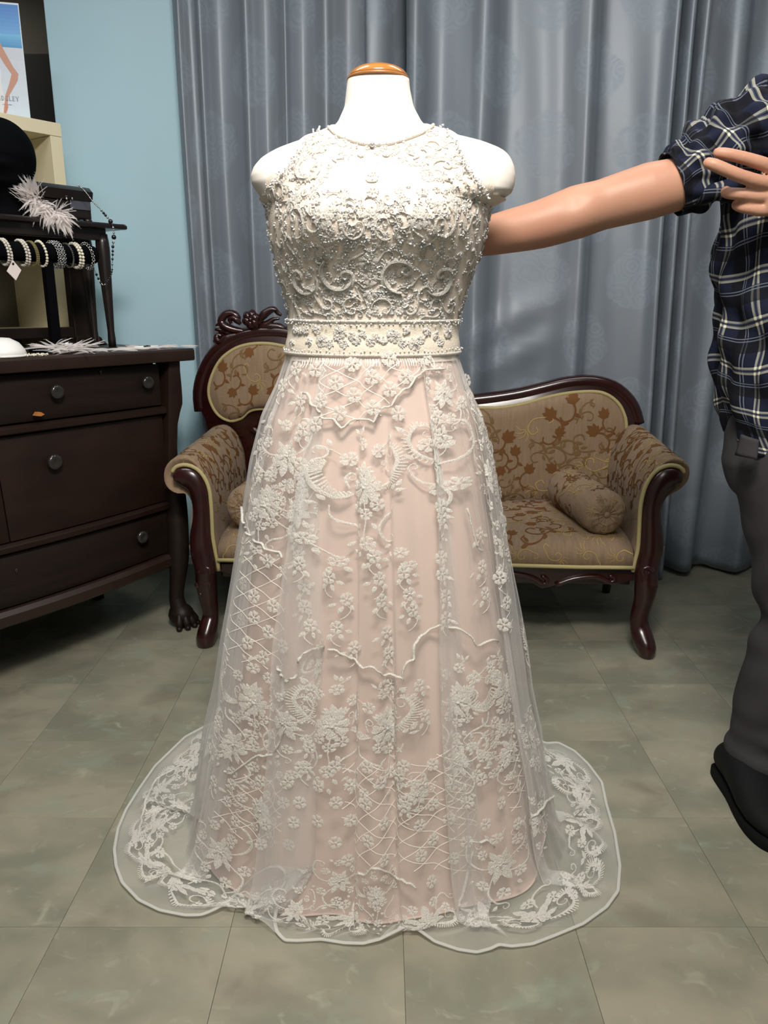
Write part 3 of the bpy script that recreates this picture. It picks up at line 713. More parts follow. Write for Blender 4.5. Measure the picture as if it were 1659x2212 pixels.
def lay(target, origin_fn, dir_vec, places, parent=None, name='brocade_motif', lift=.0008):
    me = target.data; bvh = BVHTree.FromPolygons([v.co[:] for v in me.vertices], [p.vertices[:] for p in me.polygons])
    for (a, b, kind, rot, sc) in places:
        V, F = SPR[kind].scaled(sc, rot, 1 if int(a*1000) % 2 else -1); Q = []
        for v in V:
            o, d = origin_fn(a+v[0], b+v[1]); h = bvh.ray_cast(Vector(o), Vector(d)); dt = 0 if h[0] is None else h[1].dot(Vector(d))
            if h[0] is None or abs(dt) < 0.15: Q.append(None)
            else: Q.append(np.array(h[0])+np.array(h[1])*(-1 if dt > 0 else 1)*(lift+v[2]))
        keep = [f for f in F if all(Q[i] is not None for i in f)]
        keep = [f for f in keep if max(np.linalg.norm(Q[f[i]]-Q[f[i-1]]) for i in range(len(f))) < .03]
        if len(keep) < .62*len(F): continue
        used = sorted({i for f in keep for i in f}); mp_ = {i: k for k, i in enumerate(used)}
        MB().add([Q[i] for i in used], [[mp_[i] for i in f] for f in keep]).build(name, (M['broc_brown'] if kind == 0 or parent else M['broc_tan']) if kind < 2 else M['broc_gold'], target)
def scatter(x0, x1, y0, y1, n, mind, scr, seed):
    r = random.Random(seed); pts = []; tries = 0
    while len(pts) < n and tries < 4000:
        tries += 1; p = (r.uniform(x0, x1), r.uniform(y0, y1))
        if all((p[0]-q[0])**2+(p[1]-q[1])**2 > mind**2 for q in pts): pts.append((*p, r.choice([0, 0, 1, 1, 2]), r.uniform(-.9, .9)+r.choice([0, PI]), r.uniform(*scr)))
    return pts
def inside(B, pl, m=0.0): return [p for p in pl if in_poly((p[0], p[1]), B)]
front = lambda a, b: ((a, -.5, b), (0, 1, 0))
down = lambda a, b: ((a, b, 1.5), (0, 0, -1))
lay(medal, front, None, inside(MBd, scatter(MBd[:, 0].min(), MBd[:, 0].max(), MBd[:, 1].min(), MBd[:, 1].max(), 30, .056, (.9, 1.25), 4)))
lay(lpad, front, None, inside(LBd, scatter(LBd[:, 0].min(), LBd[:, 0].max(), LBd[:, 1].min(), LBd[:, 1].max(), 110, .062, (.9, 1.4), 6)))
lay(seat, down, None, scatter(XA+.02, XB_-.02, .05, YB-.03, 130, .056, (.8, 1.25), 9), parent=1)
lay(seat, front, None, [(x, ZS0+.035, 2, r_, .8) for x, r_ in zip(np.arange(XA+.06, XB_-.03, .10), np.tile([.3, 2.8, -.4], 9))], parent=1)
for ob in [o for o in settee.children if o.name.startswith('arm_pad')]:
    V = np.array([v.co[:] for v in ob.data.vertices]); x0, x1 = V[:, 0].min(), V[:, 0].max()
    lay(ob, down, None, scatter(x0, x1, .03, YB-.02, 24, .058, (.7, 1.0), 11), parent=1)
    sg = 1 if x0 > 0 else -1
    side = lambda a, b, sg=sg: ((0, a, b), (sg, 0, 0))
    lay(ob, side, None, scatter(.03, YB-.02, ZS1+.02, .62, 36, .060, (.7, 1.05), 12), parent=1)
    lay(ob, front, None, [((x0 if sg < 0 else x1)-sg*dx, .60-dz, 2, r_, .7) for dx, dz, r_ in ((.03, .01, .5), (.08, .02, 1.9), (.14, .06, 2.6))], parent=1)

# --- bolsters lying on the seat
def bolster(p0, p1, r, label):
    p0 = np.array(p0, float); p1 = np.array(p1, float); d = p1-p0; L = np.linalg.norm(d); ax = d/L
    rot = Vector((0, 1, 0)).rotation_difference(Vector(ax)).to_matrix().to_4x4()
    root = thing('bolster', label, 'cushion', p0, 0, 'bolster cushions on the settee')
    root.matrix_basis = Matrix.Translation(Vector(p0)) @ rot
    prof_ = [(.004, -.004), (.012, -.012), (r*.45, -.016), (r*.75, -.010), (r*.93, .004), (r, .022), (r*1.01, L*.3), (r*1.0, L*.7), (r, L-.022), (r*.93, L-.004), (r*.7, L+.008), (.012, L+.008)]
    mb = MB(); n = 40; a = np.linspace(0, 2*PI, n, endpoint=False); R = []
    for rr, y in prof_:
        pl = (1+.035*np.cos(a*14)) if rr < r*.95 else 1
        R.append(np.stack([np.cos(a)*rr*pl, np.full(n, y)+(.0025*np.cos(a*14) if rr < r*.95 else 0), np.sin(a)*rr], 1))
    body = fix_normals(mb.loft(R).build('cover', M['uphol'], root))
    MB().sphere((0, -.010, 0), (.011, .006, .011), 10, 6).build('button', M['uphol'], root)
    pl = []
    rr = random.Random(5)
    outs = MB()
    me = body.data; bvh = BVHTree.FromPolygons([v.co[:] for v in me.vertices], [p.vertices[:] for p in me.polygons])
    mats = [MB(), MB(), MB()]
    for k in range(26):
        ang = rr.uniform(0, 2*PI); y = rr.uniform(.03, L-.03); kind = rr.choice([0, 1, 1, 2]); V, F = SPR[kind].scaled(rr.uniform(.65, .9), rr.uniform(0, 6))
        an = ang+V[:, 0]/r; yy = np.clip(y+V[:, 1], .004, L-.004); rad = r*1.012+V[:, 2]+.001
        MB().add(np.stack([np.cos(an)*rad, yy, np.sin(an)*rad], 1), F).build('brocade_motif', M['broc_gold'] if kind == 2 else M['broc_brown'], body)
    for k in range(7):
        ang = 2*PI*k/7; V, F = SPR[2].scaled(.5, ang+.6); c = np.array([math.cos(ang), math.sin(ang)])*r*.62
        X = c[0]+V[:, 0]; Z = c[1]+V[:, 1]; q = np.hypot(X, Z); yy = np.interp(q, [0, r*.45, r*.75, r*.93, r], [-.014, -.018, -.013, .0, .02])-V[:, 2]-.0012
        MB().add(np.stack([X, yy, Z], 1), F).build('brocade_motif', M['broc_gold' if k % 2 else 'broc_tan'], body)
    return root
zc_ = ZS1+.066
def wl(p): return (p[0]*_c-p[1]*_s+SO[0], p[0]*_s+p[1]*_c+SO[1], p[2])
b0 = sl(1308, 1112, .045); b1 = sl(1224, 1032, .38)
b0[2] = zc_; b1[2] = zc_+.004
bolster(wl(b0), wl(b1), .072, 'brocade bolster cushion on the settee seat by the right arm, whole in view')
c0_ = sl(532, 1112, .045); c1_ = sl(606, 1034, .38); c0_[2] = zc_; c1_[2] = zc_+.004
bolster(wl(c0_), wl(c1_), .072, 'brocade bolster cushion on the settee seat by the left arm, mostly hidden by the gown')
# ================================================================== dress form
AX, AY = -0.0195, 1.38
form = thing('dress_form', 'white jersey dress form with a varnished wooden neck cap wearing the gown', 'mannequin', (AX, AY, 0))
RINGS = np.array([  # z, half width, centre x, front, back
    (.80, .165, -.0195, .115, .125), (.90, .158, -.0195, .108, .112), (.983, .1445, -.0200, .098, .100), (1.042, .1395, -.0178, .098, .102), (1.065, .144, -.0158, .102, .105), (1.110, .1575, -.0157, .114, .110),
    (1.140, .1665, -.0121, .127, .113), (1.168, .173, -.0112, .139, .115), (1.199, .178, -.0096, .142, .118), (1.224, .180, -.0092, .135, .118), (1.2335, .1975, -.0031, .130, .116),
    (1.243, .209, .001, .125, .114), (1.256, .2155, -.0015, .118, .112), (1.269, .2166, -.0015, .110, .108), (1.282, .213, 0., .102, .105), (1.295, .204, .003, .092, .100),
    (1.302, .1955, .006, .086, .097), (1.309, .184, .008, .079, .093), (1.319, .156, .009, .070, .087), (1.328, .118, .006, .062, .082), (1.334, .0955, -.001, .058, .078), (1.339, .081, -.006, .055, .074),
    (1.349, .0683, -.0067, .051, .066), (1.372, .0557, -.0078, .046, .056), (1.397, .051, -.0092, .044, .052), (1.412, .049, -.0088, .043, .050)])
def form_ring(z, n=72):
    q = [np.interp(z, RINGS[:, 0], RINGS[:, i]) for i in range(1, 5)]
    a = np.linspace(0, 2*PI, n, endpoint=False); s_, c_ = np.sin(a), -np.cos(a)
    x = q[1]+q[0]*np.sign(s_)*np.abs(s_)**0.96; y = np.where(c_ < 0, c_*q[2], c_*q[3])
    bump = sum(np.exp(-((x-q[1]-sx*.082)/.052)**2-((z-1.192)/.052)**2) for sx in (-1, 1))*(c_ < 0)
    y = y-.030*bump*np.abs(c_)**.5
    return np.stack([x, AY+y, np.full(n, z)], 1)
fz = np.concatenate([np.linspace(.80, 1.22, 46), np.linspace(1.224, 1.412, 60)])
fm = MB().loft([form_ring(z) for z in fz])
torso = fix_normals(fm.build('torso', M['form'], form, world=True))
sm = torso.modifiers.new('s', 'SMOOTH'); sm.iterations = 3; sm.factor = .5
dg = bpy.context.evaluated_depsgraph_get(); _me = bpy.data.meshes.new_from_object(torso.evaluated_get(dg)); torso.modifiers.clear(); torso.data = _me
_me.polygons.foreach_set('use_smooth', np.ones(len(_me.polygons), dtype=bool))
nx, ny = -.0095, AY+.003
MB().lathe([(.049, 1.4105), (.0495, 1.4115), (.0495, 1.4145), (.047, 1.4155)], 40, (nx, ny, 0)).build('cap_rim', M['cap_rim'], form, world=True)
MB().lathe([(.0475, 1.415), (.0478, 1.4165), (.0462, 1.4195), (.042, 1.424), (.034, 1.4285), (.022, 1.432), (.010, 1.4335), (.001, 1.434)], 40, (nx, ny, 0)).build('neck_cap', M['cap_wood'], form, world=True)
MB().lathe([(.017, .02), (.017, .80)], 16).build('pole', M['steel'], form)
MB().lathe([(.002, 0), (.15, 0), (.15, .012), (.14, .018), (.03, .026), (.02, .05), (.002, .05)], 32).build('base', M['steel'], form)
FV = np.array([wm(torso) @ v.co for v in torso.data.vertices])
FB = BVHTree.FromPolygons([tuple(v) for v in FV], [p.vertices[:] for p in torso.data.polygons])

# ================================================================== gown
gown = thing('wedding_gown', 'ivory lace wedding gown with beaded halter bodice and spreading sheer hem, on the dress form', 'gown', (AX, AY, 0))
# ---- bodice: shrunk onto the form
OFF = .0045
def hug(p, off=OFF):
    h = FB.find_nearest(Vector(p)); return np.array(h[0])+np.array(h[1])*off
bm_ = MB()
zs = np.linspace(.975, 1.236, 44); nphi = 96
G = []
for z in zs:
    G.append([hug(p) for p in form_ring(z, nphi)])
bm_.grid(np.array(G), cv=True)
# upper front and back: columns across, from the bust up to the halter line
def top_z(x):
    d = abs(x+.006)
    return float(np.interp(d, [0, .02, .045, .062, .078, .092, .104, .120, .136, .156, .172, .184, .19], [1.3225, 1.3235, 1.3285, 1.3345, 1.339, 1.3385, 1.332, 1.317, 1.298, 1.272, 1.256, 1.249, 1.240]))
nc, nr = 81, 34
for sgn in (-1, 1):
    C = np.zeros((nc, nr, 3))
    for i, x in enumerate(np.linspace(-.181, .168, nc)):
        zt = top_z(x)
        if sgn > 0: zt = min(zt+.006, 1.336)
        for j, z in enumerate(np.linspace(1.225, zt, nr)):
            h = FB.ray_cast(Vector((x, AY+sgn*1.0, z)), Vector((0, -sgn, 0)))
            if h[0] is None:
                h = FB.find_nearest(Vector((x, AY+sgn*.05, z)))
            C[i, j] = np.array(h[0])+np.array(h[1])*OFF
    bm_.grid(C, flip=sgn < 0)
bodice = bm_.build('bodice', M['bodice'], gown, world=True)
BV = np.concatenate(bm_.V)
BB = BVHTree.FromPolygons([tuple(v) for v in BV], bm_.F)
O3 = Vector((0, 0, CAM_H))
def hit_form(px, py):
    h = FB.ray_cast(O3, Vector(ray(px, py)).normalized())
    return None if h[0] is None else (np.array(h[0]), np.array(h[1]))
def lay_form(motif_VF, c, n, lift=OFF+.001):
    V, F = motif_VF; n = n/np.linalg.norm(n)
    e1 = np.cross((0, 0, 1), n); e1 /= np.linalg.norm(e1)+1e-9
    if e1[0] < 0 and n[1] < 0: e1 = e1
    e2 = np.cross(n, e1); Q = np.zeros_like(V)
    for i, v in enumerate(V):
        p = c+e1*v[0]+e2*v[1]; h = FB.find_nearest(Vector(p)); Q[i] = np.array(h[0])+np.array(h[1])*(lift+v[2])
    return Q, F
# ---- waistband and its cords
def band_ring(z, off, n=120): return np.array([hug(p, off) for p in form_ring(z, n)])
band = MB().grid(np.array([band_ring(z, .0065+.001*math.sin(k*.9)) for k, z in enumerate(np.linspace(.988, 1.040, 10))]), cv=True).build('waistband', M['band'], gown, world=True)
for z, r in ((1.041, .0022), (.9875, .0022)):
    MB().tube(band_ring(z, .008), r, 7, closed=True).build('waistband_cord', M['lace'], band, world=True)

# ---- lace pieces on the bodice
def cscroll(r=.02, w_=.0060, turns=1.45, h=.0020):
    g = Motif(); n = 26; a = np.linspace(.3, .3+2*PI*turns*.45, n); rr = r*(1-.35*np.linspace(0, 1, n)**1.6)
    P = np.stack([np.cos(a)*rr, np.sin(a)*rr], 1); wd = np.interp(np.linspace(0, 1, n), [0, .3, .8, 1], [w_*.4, w_, w_*.85, w_*.7])
    g.strip(P, wd, h); g.strip(P, wd*.3, h*1.35)
    g.spiral(P[-1], math.atan2(*(P[-1]-P[-2])[::-1]), r*.32, 1, w_*.6, h)
    for i in range(2, n-6, 2):
        d = P[i]/np.linalg.norm(P[i]); g.leaf(P[i]+d*w_*.3, math.atan2(d[1], d[0])+.5, .006, .0034, h*.7)
    return g
def leaves3():
    g = Motif()
    for a, l in ((1.57, .020), (.75, .016), (2.4, .016)): g.leaf((0, 0), a, l, l*.46, .0020)
    return g
def bflower():
    g = Motif(); g.flower((0, 0), .0108, .2, 5, .0020); return g
def brose():
    g = Motif(); g.rose((0, 0), .016, .1, .0018); return g
def sscroll():
    g = Motif(); P = catmull([(-.026, .012), (-.018, .024), (-.004, .018), (0, 0), (.006, -.018), (.02, -.022), (.026, -.010), (.018, -.003)], 28)
    g.strip(P, np.interp(np.linspace(0, 1, len(P)), [0, .2, .8, 1], [.003, .0065, .0055, .003]), .002)
    g.strip(P, .0018, .0028)
    for i in (4, 8, 12, 16, 20): g.leaf(P[i], 1.2+i*.2, .012, .005, .0016)
    return g
BLIB = [cscroll(), sscroll(), leaves3(), bflower(), brose(), cscroll(.026, .0092, 1.45, .0034)]
WIN = [(690, 412), (706, 375), (735, 348), (790, 336), (845, 338), (885, 352), (925, 400), (935, 415), (850, 408), (826, 440), (788, 440), (760, 412)]
BOD = [(588, 402), (620, 378), (652, 330), (690, 292), (716, 292), (760, 312), (818, 320), (872, 312), (920, 288), (958, 288), (984, 322), (1004, 368), (1026, 398), (1052, 425), (1048, 500), (1026, 570), (1005, 630), (986, 684), (628, 684), (614, 630), (596, 560), (584, 490)]
manual = [  # px, py, kind, rotation, scale, mirror
    (735, 590, 5, 1.9, 1.35, 1), (866, 590, 5, 1.9, 1.35, -1), (660, 600, 5, 3.6, 1.2, -1), (945, 600, 5, 3.6, 1.2, 1), (764, 662, 0, .3, .95, 1), (826, 664, 0, .3, .95, -1),
    (690, 645, 1, .2, 1.0, 1), (900, 648, 1, .2, 1.0, -1), (650, 665, 1, .5, .9, -1), (950, 660, 1, .5, .9, 1), (800, 625, 2, PI, 1.2, 1), (795, 560, 4, 0, 1.1, 1), (800, 600, 3, 0, 1.2, 1),
    (800, 470, 4, 0, 1.0, 1), (765, 490, 0, 2.5, 1.0, 1), (832, 490, 0, 2.5, 1.0, -1), (700, 470, 4, 0, 1.1, 1), (905, 470, 4, 0, 1.1, 1), (645, 480, 0, 4.2, 1.3, 1), (955, 480, 0, 4.2, 1.3, -1), (640, 440, 4, 1, 1.2, 1), (975, 440, 4, 1, 1.2, 1),
    (806, 385, 3, 0, .9, 1), (800, 400, 2, 0, .8, 1), (812, 398, 2, .6, .7, 1), (804, 420, 3, 0, 1, 1),
    (690, 325, 0, 1, .9, 1), (935, 325, 0, 1, .9, -1), (720, 345, 2, 4.5, 1, 1), (905, 340, 2, 1.5, 1, 1), (672, 370, 5, 2, 1, 1), (958, 370, 5, 2, 1, -1), (780, 345, 2, 0, .6, 1), (834, 345, 2, 0, .6, 1)]
r_ = random.Random(3); places = list(manual); tries = 0
while tries < 9000 and len(places) < 560:
    tries += 1; x = r_.uniform(582, 1054); y = r_.uniform(288, 684)
    if not in_poly((x, y), BOD) or in_poly((x, y), WIN): continue
    md = 14.5 if y > 430 or x < 660 or x > 970 else 16
    if any((x-q[0])**2+(y-q[1])**2 < md**2 for q in places): continue
    places.append((x, y, r_.choice([0, 1, 2, 2, 2, 3, 3, 3, 4]), r_.uniform(0, 6.28), r_.uniform(.5, .82), r_.choice([-1, 1])))
bead_pts = []
n_part = 0
for q, (x, y, kd, rot, s_, mir) in enumerate(places):
    h = hit_form(x, y)
    if h is None: continue
    Q, F = lay_form(BLIB[kd].scaled(s_*.86, rot, mir), *h, lift=OFF+(.0022 if q < len(manual) else .0008))
    MB().add(Q, F).build({0: 'lace_scroll', 1: 'lace_scroll', 2: 'lace_leaf', 3: 'lace_flower', 4: 'lace_rose', 5: 'lace_scroll'}[kd], M['lace_b'], bodice, world=True)
    dens = 8 if y > 420 else 3
    for k in rng.integers(0, len(Q), dens): bead_pts.append((Q[k], rng.choice([.0011, .0014, .0018], p=[.5, .35, .15])))
# side seams, seen edge-on: lace leaves and flowers following the form round the flank
for z in np.arange(1.05, 1.235, .017):
    for sd in (-1, 1):
        for da in (-.12, .22, .6):
            a = PI/2+da; R0 = form_ring(z, 360); i = int((a if sd > 0 else 2*PI-a)/(2*PI)*360) % 360
            hh = FB.find_nearest(Vector(R0[i])); Q, F = lay_form(BLIB[r_.choice([2, 3, 0])].scaled(r_.uniform(.6, .85), r_.uniform(0, 6)), np.array(hh[0]), np.array(hh[1]))
            MB().add(Q, F).build('lace_leaf', M['lace_b'], bodice, world=True)
            for k in rng.integers(0, len(Q), 9): bead_pts.append((Q[k], rng.choice([.0013, .0018, .0022])))
# waistband sprays
wb = [(668, 712), (680, 738), (715, 742), (738, 716), (775, 742), (800, 738), (838, 714), (866, 740), (892, 742), (920, 710), (645, 712), (655, 722), (690, 712), (700, 735), (725, 728), (763, 726), (790, 716), (812, 728), (852, 726), (880, 718), (905, 733), (930, 722), (945, 737), (960, 716), (640, 735), (745, 742), (830, 742)]
for k, (x, y) in enumerate(wb):
    h = hit_form(x, y)
    if h is None: continue
    Q, F = lay_form(BLIB[[3, 2, 3, 4, 2][k % 5]].scaled(.68, k*1.7), *h, lift=.0078)
    MB().add(Q, F).build('lace_spray', M['lace_b'], band, world=True)
    for j in rng.integers(0, len(Q), 14): bead_pts.append((Q[j], .0013))
for z, off in ((1.041, .0105), (1.036, .009), (.993, .0095)):
    R0 = band_ring(z, off, 110)
    for p in R0: bead_pts.append((p+rng.normal(0, .0012, 3), .0015))
# neckline cord and armhole edge
def px_path(pts, off, n=40):
    out = []
    for x, y in catmull(np.array(pts, float), n):
        h = hit_form(x, y)
        if h is not None: out.append(h[0]+h[1]/np.linalg.norm(h[1])*off)
    return np.array(out)
nl = px_path([(713, 284), (730, 300), (760, 312), (790, 319), (820, 320), (855, 315), (890, 303), (920, 290), (934, 280)], .007)
MB().tube(nl, .0028, 7).build('neckline_cord', M['lace'], bodice, world=True)
for p in nl[::2]: bead_pts.append((p+np.array([0, -.002, .001]), .0014))
for pts in ([(700, 284), (672, 304), (655, 328), (636, 358), (612, 384), (588, 402)], [(950, 282), (972, 304), (988, 330), (1000, 362), (1018, 388), (1052, 422)]):
    P_ = px_path(pts, .006)
    for k in range(len(P_)):
        for _ in range(3): bead_pts.append((P_[k]+rng.normal(0, .0028, 3)+np.array([0, -.002, 0]), rng.choice([.0013, .0018])))
ico = bmesh.new(); bmesh.ops.create_icosphere(ico, subdivisions=1, radius=1.0); IV = np.array([v.co[:] for v in ico.verts]); IF = [[v.index for v in f.verts] for f in ico.faces]; ico.free()
def beads(name, pts, m, parent):
    mb = MB()
    for p, r in pts: mb.add(np.asarray(p)+IV*r, IF)
    return mb.build(name, m, parent, world=True, kind='stuff')
beads('bead_work', [q for i, q in enumerate(bead_pts) if i % 5], M['bead'], bodice); beads('crystal_work', bead_pts[::5], M['crystal'], bodice)
ctr_gem = hit_form(805, 324); MB().sphere(ctr_gem[0]+ctr_gem[1]*.010, .0042, 10, 7).build('crystal', M['crystal'], bodice, world=True)

# ---- skirt sections
SZ = [0, .126, .231, .332, .430, .525, .617, .705, .791, .875, .932, .964, .983]
ORX = [.372, .352, .330, .303, .287, .268, .250, .233, .217, .194, .166, .154, .147]
OYF = [.235, .222, .210, .199, .190, .182, .174, .165, .153, .136, .124, .116, .1075]
OYB = [.43, .395, .362, .335, .312, .288, .265, .24, .212, .175, .145, .124, .108]
LRX = [.352, .326, .303, .282, .263, .245, .227, .212, .199, .180, .157, .148, .1435]
LYF = [.216, .203, .191, .182, .174, .167, .160, .152, .141, .125, .113, .108, .103]
LYB = [.36, .33, .305, .285, .265, .246, .228, .21, .19, .16, .133, .114, .103]
def ell(th, z, TX, TF, TB):     # radius of the section in direction th (0 = to the front, + = to the right)
    rx = np.interp(z, SZ, TX); ry = np.where(np.abs(((th+PI) % (2*PI))-PI) < PI/2, np.interp(z, SZ, TF), np.interp(z, SZ, TB))
    return 1/np.sqrt((np.sin(th)/rx)**2+(np.cos(th)/ry)**2)
def liner_r(th, z):
    g = np.clip((.95-z)/.95, 0, 1)
    return ell(th, z, LRX, LYF, LYB)*(1+.030*g*np.sin(7*th+.6)+.016*g*np.sin(11*th+2.0))
nt = 300; zz = np.concatenate([np.linspace(.983, .03, 70), [.014, .004]])
th = np.linspace(-PI, PI, nt, endpoint=False); T_, Z_ = np.meshgrid(th, zz, indexing='ij')
Rl = liner_r(T_, Z_); Rl[:, -1] += .004
hemz = Z_.copy(); 
LG = np.stack([AX+Rl*np.sin(T_), AY-Rl*np.cos(T_), hemz], -1)
liner = fix_normals(MB().grid(LG, cu=True).build('skirt_lining', M['liner'], gown, world=True))
MB().tube(LG[:, -1]+np.array([0, 0, .001]), .0022, 6, closed=True).build('lining_hem', M['liner'], liner, world=True)

# ---- lace overskirt: gathered at the waist, pleated, pooling on the floor
hem_px = [(445, 1568, .012), (400, 1592, .008), (335, 1655, .008), (300, 1705, .008), (272, 1750, .008), (255, 1790, .01), (247, 1835, .012), (251, 1872, .010), (264, 1907, .008), (300, 1945, .006), (345, 1967, .006), (400, 1978, .006), (440, 1977, .008),
          (485, 1955, .014), (515, 1928, .028), (548, 1893, .05), (581, 1874, .065), (603, 1872, .066), (617, 1884, .058), (612, 1911, .045), (600, 1948, .026), (593, 1990, .010), (598, 2014, .006), (615, 2032, .005), (644, 2033, .005), (694, 2030, .005), (745, 2038, .005),
          (785, 2039, .006), (820, 2030, .010), (850, 2015, .014), (880, 2000, .016), (905, 2010, .012), (940, 2035, .007), (990, 2052, .005), (1030, 2058, .005), (1060, 2050, .007), (1078, 2041, .009), (1105, 2045, .006), (1150, 2040, .005), (1200, 2021, .005), (1260, 1996, .006), (1310, 1960, .006), (1335, 1925, .008),
          (1339, 1870, .010), (1328, 1800, .009), (1310, 1738, .008), (1300, 1690, .008), (1270, 1650, .01), (1240, 1622, .008), (1205, 1604, .008), (1180, 1606, .008)]
def on_lining(x, y):
    for z in np.linspace(.004, .25, 160):
        q = at_z(x, y, z)
        if math.hypot(q[0]-AX, q[1]-AY) >= float(liner_r(np.array(math.atan2(q[0]-AX, AY-q[1])), np.array(z)))+.010: return q
        last = q
    return at_z(x, y, .01)
def hem_point(x, y, z):
    return at_z(x, y, z)
HP = np.array([(lambda g: on_lining(x, y) if z > .02 and math.hypot(g[0]-AX, g[1]-AY) < float(liner_r(np.array(math.atan2(g[0]-AX, AY-g[1])), np.array(.004)))+.012 else g)(at_z(x, y, .006 if z > .02 else z)) for x, y, z in hem_px]); hth = np.arctan2(HP[:, 0]-AX, -(HP[:, 1]-AY)); 
hth[:6] = np.where(hth[:6] > 1, hth[:6]-2*PI, hth[:6])
hth[13:23] = np.linspace(hth[13], hth[23]-.03, 10)
for i in range(1, len(hth)): hth[i] = max(hth[i], hth[i-1]+.006)
bt = np.linspace(hth[-1], hth[0]+2*PI, 16)[1:-1]
rb0 = np.hypot(HP[-1, 0]-AX, HP[-1, 1]-AY); rb1 = np.hypot(HP[0, 0]-AX, HP[0, 1]-AY)
br = np.interp(np.linspace(0, 1, 16)[1:-1], [0, .5, 1], [rb0, .60, rb1])*(1+.03*np.sin(bt*5))
BP = np.stack([AX+br*np.sin(bt), AY-br*np.cos(bt), np.full(len(bt), .008)], 1)
HT = np.concatenate([hth, bt]); HA = np.concatenate([HP, BP])
HT3 = np.concatenate([HT-2*PI, HT, HT+2*PI]); HA3 = np.concatenate([HA]*3)
NT, NZ, NQ = 1000, 104, 30
tt = np.linspace(-PI, PI, NT, endpoint=False)
Hm = np.stack([np.interp(tt, HT3, HA3[:, i]) for i in range(3)], 1)
for _ in range(2): Hm = (np.roll(Hm, 1, 0)+2*Hm+np.roll(Hm, -1, 0))/4
FOLDS = [(-.66, .235, .74, .014), (.70, .22, .64, .013), (-1.24, .17, .42, .014), (1.22, .18, .44, .014), (-.12, .09, .10, .007), (.20, .085, .105, .008), (.40, .06, .05, .006), (-.33, .06, .04, .005), (-1.75, .2, .4, .02), (1.72, .2, .4, .02), (-2.3, .2, .4, .03), (2.25, .2, .4, .03), (2.8, .2, .4, .03), (-2.8, .2, .4, .03), (-.95, .06, .05, .006), (.93, .06, .06, .006), (1.45, .07, .06, .008), (-1.5, .07, .06, .008)]
def fold(t):
    dt = np.zeros_like(t); dr = np.zeros_like(t)
    for c, w_, a, b in FOLDS:
        d = ((t-c+PI) % (2*PI))-PI; x = d/w_; e = x*np.exp(-x*x); dt -= a*e; dr += b*e*2
    return dt, dr
dth, dr = fold(tt)
zs1 = np.linspace(.983, .016, NZ); SG = np.zeros((NT, NZ+NQ, 3))
ripA = .010*np.sin(19*tt+1.0)+.008*np.sin(27*tt+.3)+.006*np.sin(43*tt)
ripF = .5*np.sin(13*tt+.4)+.5*np.sin(21*tt+2)
CT = None
gath = np.clip((np.abs(tt-.02)-.42)/.2, 0, 1)
zb_t = np.where(Hm[:, 2] > .02, Hm[:, 2]-.002, .016)
for _ in range(6): zb_t = (np.roll(zb_t, 1)+zb_t*2+np.roll(zb_t, -1))/4
for j in range(NZ):
    g = j/(NZ-1); z = .983-(.983-zb_t)*g; k = min(1, .45+g*1.1)
    th_ = tt+dth*k
    r = ell(th_, z, ORX, OYF, OYB) + dr*min(1, .25+g*1.6) + ripA*(.10+.75*g)*.6 + .004*np.sin(9*tt+z*11)*g
    near = np.clip((.10-z)/.10, 0, 1); r = r+.022*near**2+gath*(.35+.65*g)*.0022*np.sin(118*tt+3*np.sin(5*tt)+z*6)
    r = np.maximum(r, liner_r(th_, z)+.003+.0016*np.sin(37*tt+2))
    SG[:, j] = np.stack([AX+r*np.sin(th_), AY-r*np.cos(th_), z], 1)
Cp = SG[:, NZ-1].copy()
lift = np.clip((Hm[:, 2]-.02)/.05, 0, 1)     # the lifted curl of the hem at the front left
for q in range(NQ):
    f = (q+1)/NQ; e = f
    p = Cp*(1-e)+Hm*e
    amp = np.linalg.norm(Hm[:, :2]-Cp[:, :2], axis=1)
    p[:, 2] = (1-f)*zb_t+f*Hm[:, 2]+np.clip(amp*.10, 0, .022)*math.sin(PI*f)*(.55+.45*ripF)+.0035*np.sin(f*9+tt*31)*math.sin(PI*f)
    tang = np.stack([np.cos(tt), np.sin(tt), 0*tt], 1)
    p += tang*(np.sin(tt*17+f*3)*.010*math.sin(PI*f))[:, None]
    lr = liner_r(np.arctan2(p[:, 0]-AX, -(p[:, 1]-AY)), np.maximum(p[:, 2], 0)); rr_ = np.hypot(p[:, 0]-AX, p[:, 1]-AY)
    need = np.maximum(rr_, np.where(p[:, 2] > .012, lr+.004, 0)); sc_ = need/np.maximum(rr_, 1e-6)
    p[:, 0] = AX+(p[:, 0]-AX)*sc_; p[:, 1] = AY+(p[:, 1]-AY)*sc_
    p[:, 2] = np.maximum(p[:, 2], .0035); SG[:, NZ+q] = p
NV = NZ+NQ
overskirt = MB().grid(SG, cu=True, flip=True).build('overskirt', M['tulle'], gown, world=True)
dP = np.roll(SG, -1, 0)-np.roll(SG, 1, 0); dV = np.gradient(SG, axis=1); SN = np.cross(dV, dP); SN /= np.linalg.norm(SN, axis=2)[..., None]+1e-12
for _ in range(2): SN = (np.roll(SN, 1, 0)+SN+np.roll(SN, -1, 0)); SN /= np.linalg.norm(SN, axis=2)[..., None]+1e-12
out_ = SG-np.array([AX, AY, 0]); out_[..., 2] = .15
if (SN*out_).sum(-1).mean() < 0: SN = -SN
MB().tube(SG[:, -1]+np.array([0, 0, .0012]), [(.0032, .0018)]*NT, 8, closed=True).build('hem_binding', M['binding'], overskirt, world=True)

